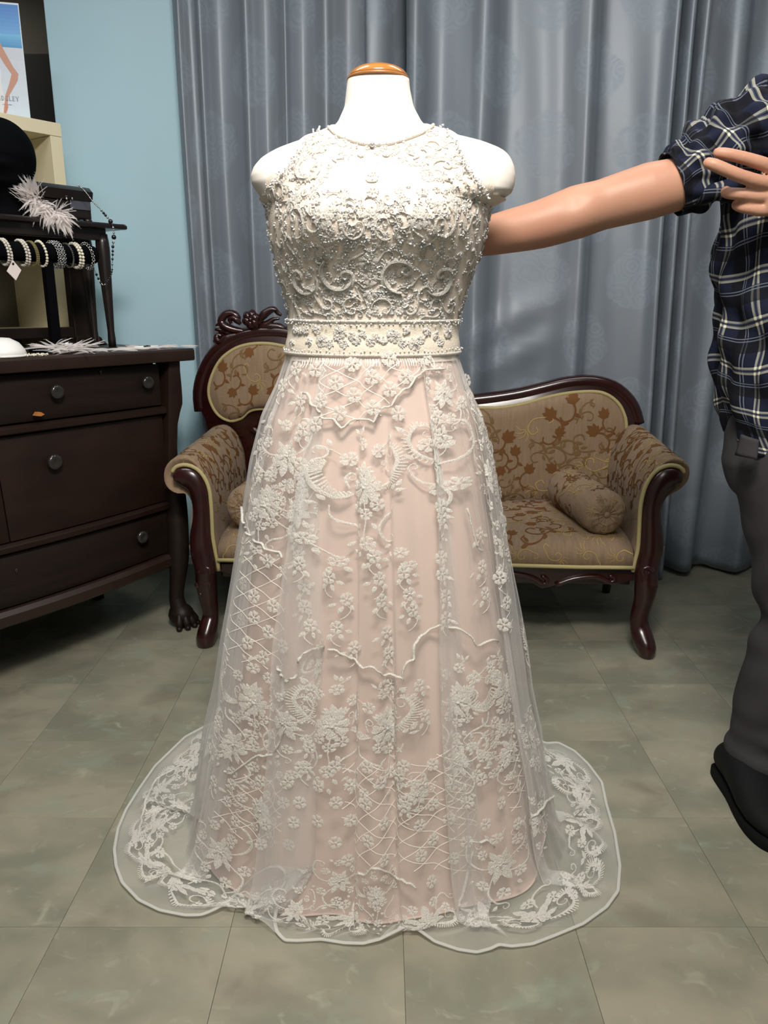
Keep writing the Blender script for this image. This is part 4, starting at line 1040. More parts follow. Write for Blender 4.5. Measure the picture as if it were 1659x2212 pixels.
# surface lookups
SPX = to_px(SG); view = SG-np.array([0, 0, CAM_H]); facing = (SN*view).sum(-1)/np.linalg.norm(view, axis=-1)
dist = np.linalg.norm(view, axis=-1); okm = (facing < .15) & (np.abs(tt)[:, None] < 2.2)
fi = np.argwhere(okm); fpx = SPX[okm]; fd = dist[okm]
def locate(x, y):
    d2 = (fpx[:, 0]-x)**2+(fpx[:, 1]-y)**2; m = d2.min(); c = np.where(d2 < max(16, m+6))[0]; k = c[np.argmin(fd[c])]
    return fi[k]+0.0
ARC = np.concatenate([np.zeros((NT, 1)), np.cumsum(np.linalg.norm(np.diff(SG, axis=1), axis=2), axis=1)], 1)
def sev(ti, vi):
    ti = np.asarray(ti, float) % NT; vi = np.clip(np.asarray(vi, float), 0, NV-1.001)
    i0 = np.floor(ti).astype(int); f = (ti-i0)[:, None]; j0 = np.floor(vi).astype(int); g = (vi-j0)[:, None]; i1 = (i0+1) % NT; i0 %= NT
    P = (SG[i0, j0]*(1-f)+SG[i1, j0]*f)*(1-g)+(SG[i0, j0+1]*(1-f)+SG[i1, j0+1]*f)*g
    N_ = (SN[i0, j0]*(1-f)+SN[i1, j0]*f)*(1-g)+(SN[i0, j0+1]*(1-f)+SN[i1, j0+1]*f)*g
    return P, N_
def metric(ti, vi):
    i = int(ti) % NT; j = int(np.clip(vi, 1, NV-2)); ii = [(i+k) % NT for k in range(-28, 29)]
    mt = np.linalg.norm(np.diff(SG[ii, j], axis=0), axis=1).mean(); mt = max(mt, np.hypot(*(SG[i, j, :2]-[AX, AY]))*2*PI/NT)
    j0, j1 = max(0, j-5), min(NV-1, j+5); mv = (ARC[i, j1]-ARC[i, j0])/(j1-j0); return mt, max(mv, .0015)
def lay_skirt(VF, ti, vi, lift=.0010):
    V, F = VF; mt, mv = metric(ti, vi); tv = ti+V[:, 0]/mt; col = np.round(tv).astype(int) % NT; ci = int(round(ti)) % NT
    a0 = np.interp(vi, np.arange(NV), ARC[ci]); v0 = np.zeros(len(V)); bad = np.zeros(len(V), bool)
    for i, c_ in enumerate(col):
        base = np.interp(vi, np.arange(NV), ARC[c_]); tgt = base-V[i, 1]; v0[i] = np.interp(tgt, ARC[c_], np.arange(NV)); bad[i] = tgt < 0 or tgt > ARC[c_, -1]
    P, N_ = sev(tv, v0); Q = P+N_*(lift+V[:, 2])[:, None]; Q[:, 2] = np.maximum(Q[:, 2], .003)
    F2 = [f for f in F if not any(bad[i] for i in f) and max(np.abs(Q[f[i]]-Q[f[i-1]]).max() for i in range(len(f))) < .03]
    return Q, F2
K = .00077
def bouquet():
    g = Motif(); c = lambda x, y: ((x-785)*K, (1030-y)*K)
    g.rose(c(784, 1048), .026, .2); 
    for a, l, dx in ((1.9, .020, 0), (1.35, .026, 2), (.8, .020, 6), (2.5, .02, -4), (2.0, .016, -8), (1.0, .016, 10), (.3, .014, 12)): g.leaf(c(776+dx, 1024-abs(dx)*.6), a, l, l*.44)
    for x, y, r in ((777, 956, 14), (814, 970, 15), (744, 988, 15), (766, 1088, 14), (810, 1082, 14), (788, 1102, 13), (694, 1160, 14), (791, 1164, 16), (734, 1204, 12), (862, 1185, 12), (872, 1215, 11)): g.flower(c(x, y), r*K, x*.37, 5)
    P = lambda *p: [c(*q) for q in p]
    g.scroll(P((750, 1062), (728, 1069), (703, 1055), (684, 1020), (690, 995), (704, 986)), .0062, .003, 26, comb=.014, side=-1)
    g.scroll(P((813, 1047), (838, 1036), (853, 1016), (864, 990), (856, 965), (845, 962)), .0055, .003, 24, comb=.010, side=-1)
    g.scroll(P((719, 1085), (722, 1108), (740, 1122), (762, 1132), (774, 1146)), .0042, .002, 20)
    g.scroll(P((850, 1078), (842, 1098), (822, 1112), (812, 1134), (824, 1162), (846, 1162)), .0036, .002, 20, side=-1)
    g.scroll(P((694, 1160), (710, 1180), (728, 1190), (734, 1202)), .0026, .0016, 14, curl=False)
    g.scroll(P((846, 1010), (836, 1016), (828, 1010), (830, 1000)), .003, .002, 12, side=-1); g.scroll(P((744, 1050), (738, 1030), (744, 1018), (752, 1022)), .003, .002, 12)
    g.strip(catmull(P((744, 988), (720, 972), (705, 968)), 8), .0018); g.strip(catmull(P((777, 956), (772, 944), (762, 938)), 8), .0018); g.strip(catmull(P((814, 970), (834, 954), (842, 944)), 8), .0018)
    g.strip(catmull(P((784, 1070), (790, 1110), (786, 1150), (792, 1180)), 12), .002)
    for x, y, a in ((706, 968, 2.7), (713, 962, 2.0), (762, 938, 2.4), (768, 940, 1.4), (776, 934, 1.2), (842, 944, .6), (848, 950, 1.2), (703, 1082, 3.0), (712, 1076, 2.3), (857, 1053, .2), (848, 1052, .9), (860, 1044, 1.0), (800, 1120, -1.0), (776, 1122, -2.0), (742, 1172, .6), (752, 1180, -.6), (820, 1176, .3), (830, 1186, -.9), (780, 1182, -2.0), (796, 1186, -1.2), (804, 1180, -.6), (788, 1206, -1.8), (728, 1216, -2.0), (740, 1216, -1.0), (697, 1138, 1.9), (704, 1178, -1.2)):
        g.leaf(c(x, y), a, .0135, .0062)
    return g
def sidespray():
    g = Motif()
    g.rose((0, 0), .022, .5)
    for a, l in ((-1.2, .026), (-1.9, .028), (-2.6, .022), (1.2, .024), (2.0, .022)): g.leaf((math.cos(a)*.012, math.sin(a)*.012), a, l, l*.45)
    for x, y in ((-.035, .03), (.028, .034), (-.030, -.036), (.036, -.030), (.0, .058), (.004, -.058)): g.flower((x, y), .011, x*80, 5)
    g.scroll([(-.012, .0), (-.04, .012), (-.055, .035), (-.045, .058), (-.030, .056)], .0048, .002, 22, comb=.006, side=1)
    g.scroll([(.014, 0), (.042, .008), (.060, .030), (.052, .060), (.036, .064)], .0048, .002, 22, side=-1)
    g.scroll([(-.008, -.016), (-.03, -.03), (-.05, -.02), (-.058, -.004)], .0034, .002, 16); g.scroll([(.010, -.016), (.03, -.045), (.02, -.07), (.004, -.078)], .0034, .002, 18, side=-1)
    for x, y, a in ((-.05, .01, 2.6), (.05, .03, .4), (-.01, .06, 2.0), (.012, .062, 1.0), (-.02, -.05, -2.2), (.02, -.075, -.5), (.05, -.02, -.4), (-.058, .05, 2.4)): g.leaf((x, y), a, .014, .0064)
    return g
def borderspray():
    g = Motif(); g.rose((0, .012), .021, .3)
    for a, l in ((.4, .026), (-.2, .022), (2.7, .026), (3.3, .022), (1.6, .03)): g.leaf((math.cos(a)*.014, .012+math.sin(a)*.014), a, l, l*.48)
    for x, y in ((-.045, .03), (.048, .026), (-.062, -.004), (.066, -.006), (.02, .05), (-.022, .05)): g.flower((x, y), .011, x*90, 5)
    for sg in (-1, 1):
        g.scroll([(sg*.008, -.004), (sg*.035, -.016), (sg*.058, -.010), (sg*.064, .010), (sg*.050, .016)], .0056, .0024, 22, comb=.009, side=-sg)
        g.scroll([(sg*.02, .03), (sg*.03, .052), (sg*.05, .058), (sg*.062, .046)], .0036, .002, 16, side=-sg)
        g.leaf((sg*.03, .02), PI/2-sg*.9, .02, .009); g.leaf((sg*.075, .02), PI/2-sg*1.1, .018, .008)
    return g
BQ, SS, BS = bouquet(), sidespray(), borderspray()
def put(name, g, x, y, s=1.0, rot=0.0, mir=1, ti=None):
    t_, v_ = locate(x, y) if ti is None else ti
    Q, F = lay_skirt(g.scaled(s, rot, mir), t_, v_)
    if F: MB().add(Q, F).build(name, M['lace'], overskirt, world=True)
for x, y, s, mir in ((785, 1030, 1, 1), (716, 1560, .92, -1), (838, 1560, .92, 1), (574, 1075, .85, -1), (985, 1500, .9, -1), (550, 1500, .9, 1), (1094, 1480, .85, 1), (815, 1925, .5, 1)): put('lace_bouquet', BQ, x, y, s, 0, mir)
for x, y, s, mir, rot in ((948, 1010, 1.1, 1, 0), (620, 985, .9, 1, .2), (1050, 1030, .9, -1, 0), (640, 1100, .8, 1, .4), (1085, 1180, .8, -1, .3), (960, 850, .7, 1, 0), (600, 890, .7, -1, .2), (1040, 900, .7, 1, -.2), (990, 1640, .8, 1, 0), (610, 1560, .8, -1, .2), (505, 1610, .9, 1, 0), (1105, 1620, .8, -1, 0), (1150, 1600, .8, 1, 0), (690, 1440, .6, 1, 0), (480, 1840, .9, 1, .3), (1080, 1870, .9, -1, 0), (900, 1720, .55, 1, .8), (560, 1750, .8, 1, .4), (1160, 1780, .8, 1, 0), (640, 1960, .6, 1, 0), (735, 1905, .6, -1, 0)):
    put('lace_spray', SS, x, y, s, rot, mir)
# border of sprays that follows the hem
hl = np.concatenate([[0], np.cumsum(np.linalg.norm(np.diff(SG[:, -1], axis=0), axis=1))])
for k, L_ in enumerate(np.arange(.03, hl[-1], .142)):
    i = int(np.searchsorted(hl, L_)); wdt = np.linalg.norm(SG[i, -1]-SG[i, NZ-1]); vi = NV-1-max(4, min(NQ*.9, .052/max(wdt/NQ, .002)))
    put('lace_border_spray', BS, 0, 0, .92 if wdt > .09 else .75, .12*math.sin(k*2.1), 1 if k % 2 else -1, ti=(i, vi))
    if wdt > .14:
        k % 2 and put('lace_spray', SS, 0, 0, .85, k*1.3, 1, ti=((i+10) % NT, NZ+NQ*.22));  k % 2 == 0 and put('lace_border_spray', BS, 0, 0, .75, k*.9, 1, ti=((i+14) % NT, NZ+NQ*.42))
for ti_ in np.linspace(300, 700, 7):          # the back of the skirt
    for vi in (28, 62, 92): put('lace_spray', SS, 0, 0, 1.1, 0, 1, ti=((ti_+500) % NT, vi))
# scalloped cords
def scallop(cusps, k=.24, side=1):
    out = []
    for (x0, y0), (x1, y1) in zip(cusps[:-1], cusps[1:]):
        dx, dy = x1-x0, y1-y0; mx_, my_ = (x0+x1)/2+dy*k*side*2, (y0+y1)/2-dx*k*side*2
        out += [((1-t)**2*x0+2*t*(1-t)*mx_+t*t*x1, (1-t)**2*y0+2*t*(1-t)*my_+t*t*y1) for t in np.linspace(0, .93, 9)]
    return out+[cusps[-1]]
cords = [scallop([(654, 846), (668, 876), (694, 905), (735, 928), (809, 916), (850, 878), (889, 840), (925, 803), (962, 800)], .22),
         scallop([(645, 1430), (676, 1402), (738, 1418), (782, 1444), (830, 1464), (872, 1471), (896, 1420), (916, 1372), (975, 1356), (1030, 1400), (1078, 1386)], .20),
         [(485, 1668), (500, 1672), (530, 1650), (548, 1634), (570, 1632), (592, 1624), (608, 1590), (624, 1548)],
         [(770, 1885), (786, 1892), (800, 1878), (830, 1880), (862, 1896), (900, 1915)], [(990, 1955), (1000, 1925), (1012, 1880), (1016, 1850), (1030, 1825), (1050, 1815), (1068, 1832)],
         [(1144, 1785), (1150, 1765), (1175, 1738), (1190, 1722), (1205, 1702)], [(520, 1090), (530, 1140), (548, 1164), (570, 1180), (590, 1186), (612, 1202)], [(300, 1800), (306, 1765), (318, 1720), (340, 1680), (380, 1658), (410, 1640)],
         [(1010, 1100), (1022, 1150), (1030, 1180)], [(600, 1440), (618, 1470), (640, 1460)]]
for cpts in cords:
    d = cpts if len(cpts) > 40 else catmull(np.array(cpts, float), 9*len(cpts)); runs = [[]]
    for x, y in d:
        t_, v_ = locate(x, y); q, n_ = sev([t_], [v_]); q = q[0]+n_[0]*.0018
        if runs[-1] and np.linalg.norm(q-runs[-1][-1]) > .024: runs.append([])
        if not runs[-1] or np.linalg.norm(q-runs[-1][-1]) > .0015: runs[-1].append(q)
    for P in runs:
        P = np.array(P)
        if len(P) < 6: continue
        P[1:-1] = (P[:-2]+2*P[1:-1]+P[2:])/4
        MB().tube(P, [(.0029, .0017)]*len(P), 7).build('scalloped_cord', M['lace'], overskirt, world=True)
# lattices of fine thread
def lattice(cx_, cy_, poly, sp=.026, a1=-.55, a2=.68, wd=.0013):
    g = Motif(); pl = [((x-cx_)*K, (cy_-y)*K) for x, y in poly]; R_ = max(math.hypot(*p) for p in pl)
    for a in (a1, a2):
        d = np.array([math.cos(a), math.sin(a)]); nn = np.array([-d[1], d[0]])
        for o in np.arange(-R_, R_, sp):
            run = []
            for s_ in np.arange(-R_, R_, .006):
                p = d*s_+nn*o
                if in_poly(p, pl): run.append(p)
                else:
                    if len(run) > 2: g.strip(run, wd, .0007)
                    run = []
            if len(run) > 2: g.strip(run, wd, .0007)
    t_, v_ = locate(cx_, cy_); Q, F = lay_skirt(g.scaled(1), t_, v_)
    MB().add(Q, F).build('lace_lattice', M['thread'], overskirt, world=True, kind='stuff')
lattice(790, 840, [(650, 772), (945, 772), (930, 792), (905, 805), (880, 835), (848, 852), (840, 876), (820, 893), (808, 910), (735, 922), (700, 905), (690, 878), (660, 868)])
lattice(555, 1310, [(510, 1150), (560, 1170), (620, 1200), (625, 1440), (560, 1450), (480, 1440)])
lattice(860, 1740, [(640, 1640), (760, 1620), (900, 1640), (1000, 1600), (1100, 1610), (1150, 1700), (1160, 1800), (1060, 1815), (1015, 1850), (990, 1950), (900, 1905), (830, 1875), (770, 1880), (690, 1860), (640, 1780)])
lattice(560, 1740, [(500, 1680), (640, 1640), (640, 1800), (560, 1850), (450, 1820)])
lattice(1125, 1690, [(1080, 1580), (1160, 1580), (1200, 1690), (1150, 1740), (1090, 1760)])
lattice(1085, 1330, [(1050, 1180), (1110, 1220), (1140, 1380), (1090, 1380)])
# flowers, one by one
fsrc = Motif(); fsrc.flower((0, 0), .0122, 0, 5, .0020); FVv, FFf = fsrc.arrays(); flower_me = None
def flower_at(x, y, s=1.0, rot=None):
    global flower_me
    t_, v_ = locate(x, y); P, N_ = sev([t_], [v_]); n = Vector(N_[0]).normalized(); up_ = Vector((0, 0, 1)) if abs(n.z) < .95 else Vector((0, 1, 0))
    e1 = up_.cross(n).normalized(); e2 = n.cross(e1); A = Matrix((e1, e2, n)).transposed().to_4x4()
    mtx = wm(overskirt).inverted() @ (Matrix.Translation(Vector(P[0])+n*.0016) @ A @ Matrix.Rotation(rng.uniform(0, 1.2) if rot is None else rot, 4, 'Z') @ Matrix.Scale(s, 4))
    if flower_me is None: flower_me = MB().add(FVv, FFf).build('lace_flower', M['lace'], overskirt); flower_me.matrix_basis = mtx
    else: copy_part(flower_me, 'lace_flower', overskirt, mtx)
fl1 = [(680, 800), (760, 787), (838, 777), (920, 772), (724, 829), (801, 815), (878, 811), (767, 856), (841, 844), (693, 868), (733, 897), (805, 884), (860, 887), (681, 918), (580, 1212), (547, 1290), (592, 1305), (553, 1330), (580, 1360), (535, 1390), (568, 1418), (525, 1262), (610, 1396), (520, 1340), (1078, 1245), (1095, 1300), (1085, 1350)]
for k, (x, y) in enumerate(fl1): flower_at(x, y, 1.05)
pol = [(640, 1650), (1000, 1610), (1100, 1620), (1150, 1800), (1060, 1810), (1010, 1840), (990, 1930), (900, 1890), (770, 1870), (690, 1850), (640, 1780)]
for j, y in enumerate(np.arange(1655, 1935, 40)):
    for i, x in enumerate(np.arange(650+(j % 2)*36, 1150, 72)):
        if in_poly((x, y), pol): flower_at(x+rng.normal()*4, y+rng.normal()*4, 1.0)
for y in np.arange(1690, 1830, 44):
    for x in np.arange(490+(y % 3)*10, 640, 62): flower_at(x, y, .95)
chains = [[(952, 1090), (957, 1118), (948, 1155), (953, 1200), (958, 1240), (963, 1290), (966, 1335)], [(710, 1245), (750, 1295), (728, 1350), (768, 1398)], [(806, 1200), (818, 1245), (826, 1300), (834, 1360), (842, 1410)], [(873, 1240), (892, 1322), (884, 1280)], [(640, 1160), (648, 1215), (655, 1260), (660, 1310), (668, 1352)],
          [(1034, 1150), (1048, 1285), (1026, 1332), (1040, 1220)], [(845, 1480), (852, 1530), (858, 1600), (862, 1670), (870, 1740)], [(905, 1480), (915, 1540)], [(560, 960), (556, 1010), (1072, 960), (1090, 1060), (1100, 1120)], [(672, 1490), (668, 1610), (660, 1660)], [(1060, 1440), (1070, 1560), (1075, 1640)], [(470, 1560), (455, 1620), (462, 1690)], [(1010, 820), (1000, 870), (610, 830), (585, 900)], [(640, 800), (648, 860), (655, 930), (650, 1000), (655, 1050)], [(950, 900), (955, 940)]]
vine = MB()
for ch in chains:
    tv = np.array([locate(x, y) for x, y in ch])
    for k, (x, y) in enumerate(ch):
        flower_at(x, y, .98)
        g = Motif()
        for a in (-1.9, -1.1, -2.6): g.leaf((math.cos(a)*.012, math.sin(a)*.012), a, .0135, .006)
        g.scroll([(0, -.01), (.006, -.02), (.0, -.03), (-.006, -.034)], .0018, .0012, 10, curl=False)
        Q, F = lay_skirt(g.scaled(1, 0, 1 if k % 2 else -1), *tv[k]); vine.add(Q, F)
vine.build('lace_vine', M['lace'], overskirt, world=True, kind='stuff')
# eyelash fringe of the lace under the waistband
fr = Motif(); fb = MB()
for x in np.arange(652, 935, 5.2):
    y0 = np.interp(x, [652, 700, 800, 935], [781, 771, 766, 763]); t_, v_ = locate(x, y0); g = Motif(); g.strip([(0, .004), (.001, -.003), (.0005*math.sin(x), -.0085)], [.0016, .0014, .0007], .001)
    Q, F = lay_skirt(g.scaled(1), t_, max(v_, .5)); fb.add(Q, F)
fb.build('eyelash_fringe', M['thread'], overskirt, world=True, kind='stuff')
# ================================================================== person reaching behind the form, head above the frame
PY = 1.52
def mp(px, py, y=PY): return at_y(px, py, y)
sc_ = lambda y: np.linalg.norm(at_y(1500, 450, y)-at_y(1501, 450, y))
body = MB()
def limb(path, n=16): P = [p[:3] for p in path]; r = [p[3] for p in path]; m = 6*len(path); body.tube(catmull(np.array(P), m), np.interp(np.linspace(0, 1, len(catmull(np.array(P), m))), np.linspace(0, 1, len(r)), r), n)
BX, BY = .862, 1.545
# trunk, neck, head
rings = [(.74, .145, .095), (.80, .165, .105), (.88, .165, .105), (.98, .150, .095), (1.08, .160, .10), (1.20, .178, .108), (1.28, .180, .105), (1.33, .165, .090), (1.365, .115, .075), (1.39, .066, .060), (1.42, .056, .058), (1.46, .055, .060), (1.50, .054, .062)]
a = np.linspace(0, 2*PI, 36, endpoint=False)
body.loft([np.stack([BX+rx*np.cos(a), BY+ry*np.sin(a), np.full(36, z)], 1) for z, rx, ry in rings])
HC = np.array([BX-.015, BY-.035, 1.565]); hd = []
for f, rx, ry, oy in ((0, .030, .035, -.02), (.06, .048, .060, -.015), (.16, .060, .078, -.008), (.30, .068, .090, 0), (.45, .074, .097, .004), (.60, .077, .101, .006), (.75, .072, .095, .008), (.88, .055, .072, .010), (.96, .032, .042, .012), (1, .008, .01, .012)):
    z = HC[2]-.115+f*.235; hd.append(np.stack([HC[0]+rx*np.cos(a), HC[1]+oy+ry*np.sin(a)-.012*np.exp(-((a-1.5*PI)/.16)**2)*math.exp(-((f-.40)/.07)**2)*1.7-.004*np.exp(-((a-1.5*PI)/.4)**2)*math.exp(-((f-.2)/.05)**2), np.full(36, z)], 1))
body.loft(hd)
for s in (-1, 1): body.sphere(HC+np.array([s*.076, .01, -.005]), (.010, .020, .032), 10, 7)
body.sphere(HC+np.array([0, -.092, -.048]), (.024, .010, .006), 10, 6)
# right arm, stretched out to the back of the form
D = PY
arm = [(1672, 285, 56, D+.01), (1560, 350, 50, D), (1480, 392, 53, D-.002), (1400, 414, 58, D-.002), (1300, 443, 52, D), (1245, 459, 55, D), (1170, 484, 50, D+.004), (1100, 500, 45, D+.012), (1045, 512, 40, D+.022), (995, 521, 32, D+.030), (965, 526, 29, D+.036)]
limb([(*mp(x, y, d), r*sc_(d)) for x, y, r, d in arm], 48)
hw = mp(965, 526, D+.036)
body.tube([hw, hw+(-.03, .006, -.006), hw+(-.07, .004, -.012), hw+(-.095, .0, -.016)], [(.026, .019), (.036, .016), (.042, .015), (.036, .012)], 14, up=(0, 1, 0))
for k, (ln, dz) in enumerate(((.062, .026), (.072, .008), (.066, -.012), (.05, -.03))):
    b = hw+np.array([-.085, 0, -.014+dz]); body.tube([b, b+(-ln*.45, -.004, dz*.12), b+(-ln*.78, -.012, dz*.16), b+(-ln, -.020, dz*.18)], [.0095, .009, .0082, .0068], 10)
b = hw+np.array([-.02, 0, .018]); body.tube([b, b+(-.025, -.004, .022), b+(-.05, -.012, .030)], [.012, .0105, .008], 10)
# left arm: elbow out of frame, the hand laid across to pinch the right sleeve
SL = np.array([BX+.165, BY-.005, 1.33]); EL = np.array([1.075, 1.43, 1.06]); WL = mp(1775, 440, 1.39)
limb([(*SL, .058), (*(SL*.5+EL*.5+(.01, 0, 0)), .05), (*EL, .044), (*(EL*.55+WL*.45), .041), (*WL, .029)], 40)
HY = 1.385
palm = [(1775, 440, 0, .028, .022), (1745, 428, 0, .036, .020), (1712, 418, -.002, .042, .018), (1682, 412, -.004, .043, .016), (1658, 408, -.004, .036, .013)]
body.tube([mp(x, y, HY+d) for x, y, d, _, _ in palm], [(r1, r2) for _, _, _, r1, r2 in palm], 16, up=(0, 1, 0))
def finger(pts, n=12):
    Q = np.array([[*mp(x, y, HY+d), r] for x, y, d, r in pts]); C = catmull(Q, 8*len(pts)); body.tube(C[:, :3], C[:, 3], n); body.sphere(C[-1, :3], C[-1, 3]*.98, 10, 7)
finger([(1690, 376, .0, .0112), (1655, 357, -.010, .0112), (1620, 345, -.012, .0104), (1590, 337, -.011, .0099), (1565, 332, -.008, .0096), (1551, 330, -.004, .0086)])
finger([(1690, 402, .0, .0112), (1645, 394, -.014, .0114), (1605, 382, -.020, .0107), (1575, 370, -.021, .0104), (1545, 357, -.018, .0100), (1530, 352, -.013, .0090)])
finger([(1690, 424, .0, .012), (1640, 425, -.006, .0108), (1604, 420, -.006, .0102), (1582, 418, .002, .0098), (1570, 416, .016, .0092), (1568, 412, .03, .0085)])
finger([(1688, 446, .002, .0112), (1648, 454, -.002, .0105), (1616, 450, -.001, .0096), (1598, 446, .008, .0090), (1590, 442, .022, .0082)])
finger([(1735, 395, .012, .014), (1700, 385, .022, .012), (1675, 380, .026, .010)])
# legs and feet under the clothes
LEGX = [(.88, .80, .085), (.70, .815, .080), (.45, .868, .056), (.40, .870, .054), (.25, .850, .050), (.10, .822, .038), (.05, .812, .038)]
for off in (0, .185):
    limb([(x+off*(1 if z < .8 else .70), 1.53+.04*(z < .3), z, r) for z, x, r in LEGX], 14)
pr = fix_normals(body.build('person', M['skin']))
remesh(pr, .0028, 2)
Vb = np.array([v.co[:] for v in pr.data.vertices]); Nb = np.array([v.normal[:] for v in pr.data.vertices])
for (x, y, am, sg_) in ((1240, 432, -.0042, .014), (1268, 456, .0022, .024), (1335, 464, -.003, .026), (1170, 480, .002, .03)):      # crook of the elbow
    q = mp(x, y, D-.045); d2 = ((Vb-q)**2).sum(1); Vb += Nb*(am*np.exp(-d2/(2*sg_**2)))[:, None]
pr.data.vertices.foreach_set('co', Vb.astype(np.float32).ravel()); pr.data.update()
person = tag(pr, 'person in navy plaid shirt and grey trousers, one bare arm reaching behind the form', 'person')
for s in (-1, 1):
    MB().sphere(HC+np.array([s*.031, -.078, .005]), .0105, 12, 8).build('eye', M['eye'], person)
hr = []
for f, rx, ry in ((.42, .081, .100), (.55, .084, .106), (.70, .082, .105), (.84, .068, .088), (.94, .046, .060), (1.03, .012, .016)):
    z = HC[2]-.115+f*.235; fr2 = np.where(np.sin(a) < -.35, (.86 if f < .72 else 1.0), 1.0); hr.append(np.stack([HC[0]+rx*np.cos(a), HC[1]+.012+ry*np.sin(a)*fr2, np.full(36, z)+.004*np.sin(a*9)], 1))
fix_normals(MB().loft(hr).build('hair', M['hair'], person))
# --- shirt body
ledge = [(.775, 1600, 948), (.80, 1592, 915), (.86, 1578, 850), (.92, 1568, 790), (1.0, 1562, 700), (1.08, 1561, 620), (1.15, 1562, 560), (1.22, 1566, 500), (1.27, 1575, 460)]
NA, NZs = 150, 90; zs_ = np.linspace(.775, 1.40, NZs); G = np.zeros((NA, NZs, 3)); UV = np.zeros((NA, NZs, 2)); aa = np.linspace(0, 2*PI, NA)
for j, z in enumerate(zs_):
    xl = np.interp(z, [l[0] for l in ledge], [mp(l[1], l[2], PY)[0] for l in ledge]); hw_ = BX-xl
    hw_ = hw_ if z < 1.27 else np.interp(z, [1.27, 1.32, 1.36, 1.385, 1.40], [BX-mp(1575, 460)[0], .19, .135, .085, .068])
    dp = np.interp(z, [.775, .9, 1.1, 1.25, 1.33, 1.37, 1.40], [.135, .130, .130, .128, .11, .085, .066])
    g = (1.40-z)/.62
    fo = .006*np.sin(aa*9+z*9)*g+.005*np.sin(aa*17-z*23+1)+.007*np.sin(z*38+aa*3)*np.exp(-((z-1.14)/.14)**2)+.005*np.sin(z*60+aa*7)*np.exp(-((z-.98)/.2)**2)
    fo *= np.where(z > 1.36, .2, 1)
    cx = np.sign(np.cos(aa))*np.abs(np.cos(aa))**.85; sy = np.sign(np.sin(aa))*np.abs(np.sin(aa))**.9
    hem = (.018*np.cos(aa*2)+.008*np.sin(aa*7))*max(0, 1-(z-.775)/.12)
    G[:, j] = np.stack([BX+(hw_+fo)*cx, BY-.01+(dp+fo)*sy, np.full(NA, z)+hem], 1)
    UV[:, j] = np.stack([aa*.155+.006*np.sin(z*22+aa*2), np.full(NA, z)+.010*np.sin(aa*5+z*9)], 1)
shirt = fix_normals(MB().grid(G, uv=UV).build('shirt', M['plaid'], person))
sd = shirt.modifiers.new('cloth', 'SOLIDIFY'); sd.thickness = .002; sd.offset = -1
# collar and button placket
MB().tube([(BX+.070*math.cos(t), BY-.012+.068*math.sin(t), 1.405+.006*math.sin(t)) for t in np.linspace(0, 2*PI, 30, endpoint=False)], [(.016, .006)]*30, 8, closed=True, up=(0, 0, 1)).build('collar', M['plaid'], shirt)
for z in np.arange(.86, 1.36, .085): MB().lathe([(.001, 0), (.0055, 0), (.0055, -.002), (.001, -.003)], 12, (BX, BY-.152-.004, z), 'y').build('button', M['white'], shirt)
# --- sleeves
def sleeve(path, seed, openr):
    P = catmull(np.array(path, float), 72); C = P[:, :3]; k = len(P); T = np.gradient(C, axis=0); T /= np.linalg.norm(T, axis=1)[:, None]
    n = 90; an = np.linspace(0, 2*PI, n); G = np.zeros((k, n, 3)); UV = np.zeros((k, n, 2)); L_ = np.concatenate([[0], np.cumsum(np.linalg.norm(np.diff(C, axis=0), axis=1))]); L_ *= 1.35
    for i in range(k):
        u = np.cross((0, 1, 0), T[i]); u /= np.linalg.norm(u); v = np.cross(T[i], u); f = i/(k-1); r = P[i, 3]
        wr = (.0055*np.sin(L_[i]*95+2.2*np.sin(an*2+seed))+.0045*np.sin(an*7+L_[i]*40+seed)+.003*np.sin(an*13-L_[i]*70))*(.22+.95*math.sin(PI*min(1, f*1.02))**.8)
        rr = r+wr
        G[i] = C[i]+np.outer(np.cos(an)*rr, u)+np.outer(np.sin(an)*rr*.97, v); UV[i] = np.stack([an*.066+.02+.004*np.sin(L_[i]*60), L_[i]+.006*np.sin(an*4+seed)], 1)
    o = fix_normals(MB().grid(G, uv=UV).build('sleeve', M['plaid'], shirt)); m_ = o.modifiers.new('cloth', 'SOLIDIFY'); m_.thickness = .0022; m_.offset = -1; return o
sy = D+.002
sleeve([(*mp(x, y, sy+d), r*sc_(sy)) for x, y, r, d in ((1790, 345, 60, .02), (1740, 318, 92, .012), (1695, 300, 104, .005), (1650, 290, 100, 0), (1595, 306, 88, 0), (1545, 338, 80, 0), (1498, 373, 75, 0), (1466, 392, 70, 0), (1450, 399, 68, 0))], 1.0, 0)
sleeve([(*(SL+(-.10, .0, -.01)), .055), (*(SL+(-.055, .0, .0)), .078), (*(SL+(-.015, 0, .0)), .084), (*(SL*.8+EL*.2), .078), (*(SL*.6+EL*.4), .072), (*(SL*.45+EL*.55), .068)], 4.0, 0)
# bunched cloth of the sleeve under the pinching fingers
bun = MB()
for k in range(5):
    p0 = mp(1500+k*13, 436-k*3, sy-.03-.006*k); p1 = mp(1545+k*10, 415-k*4, sy-.055); p2 = mp(1590+k*5, 425-k*8, sy-.045); C = catmull(np.array([p0, p1, p2]), 12)
    bun.tube(C, np.interp(np.linspace(0, 1, len(C)), [0, .4, 1], [.008, .015, .014]), 10)
V0 = np.concatenate(bun.V); bun.UV = [v[:, [0, 2]]*1.0 for v in bun.V]; bun.hasuv = True
bun.build('sleeve_fold', M['plaid'], shirt)
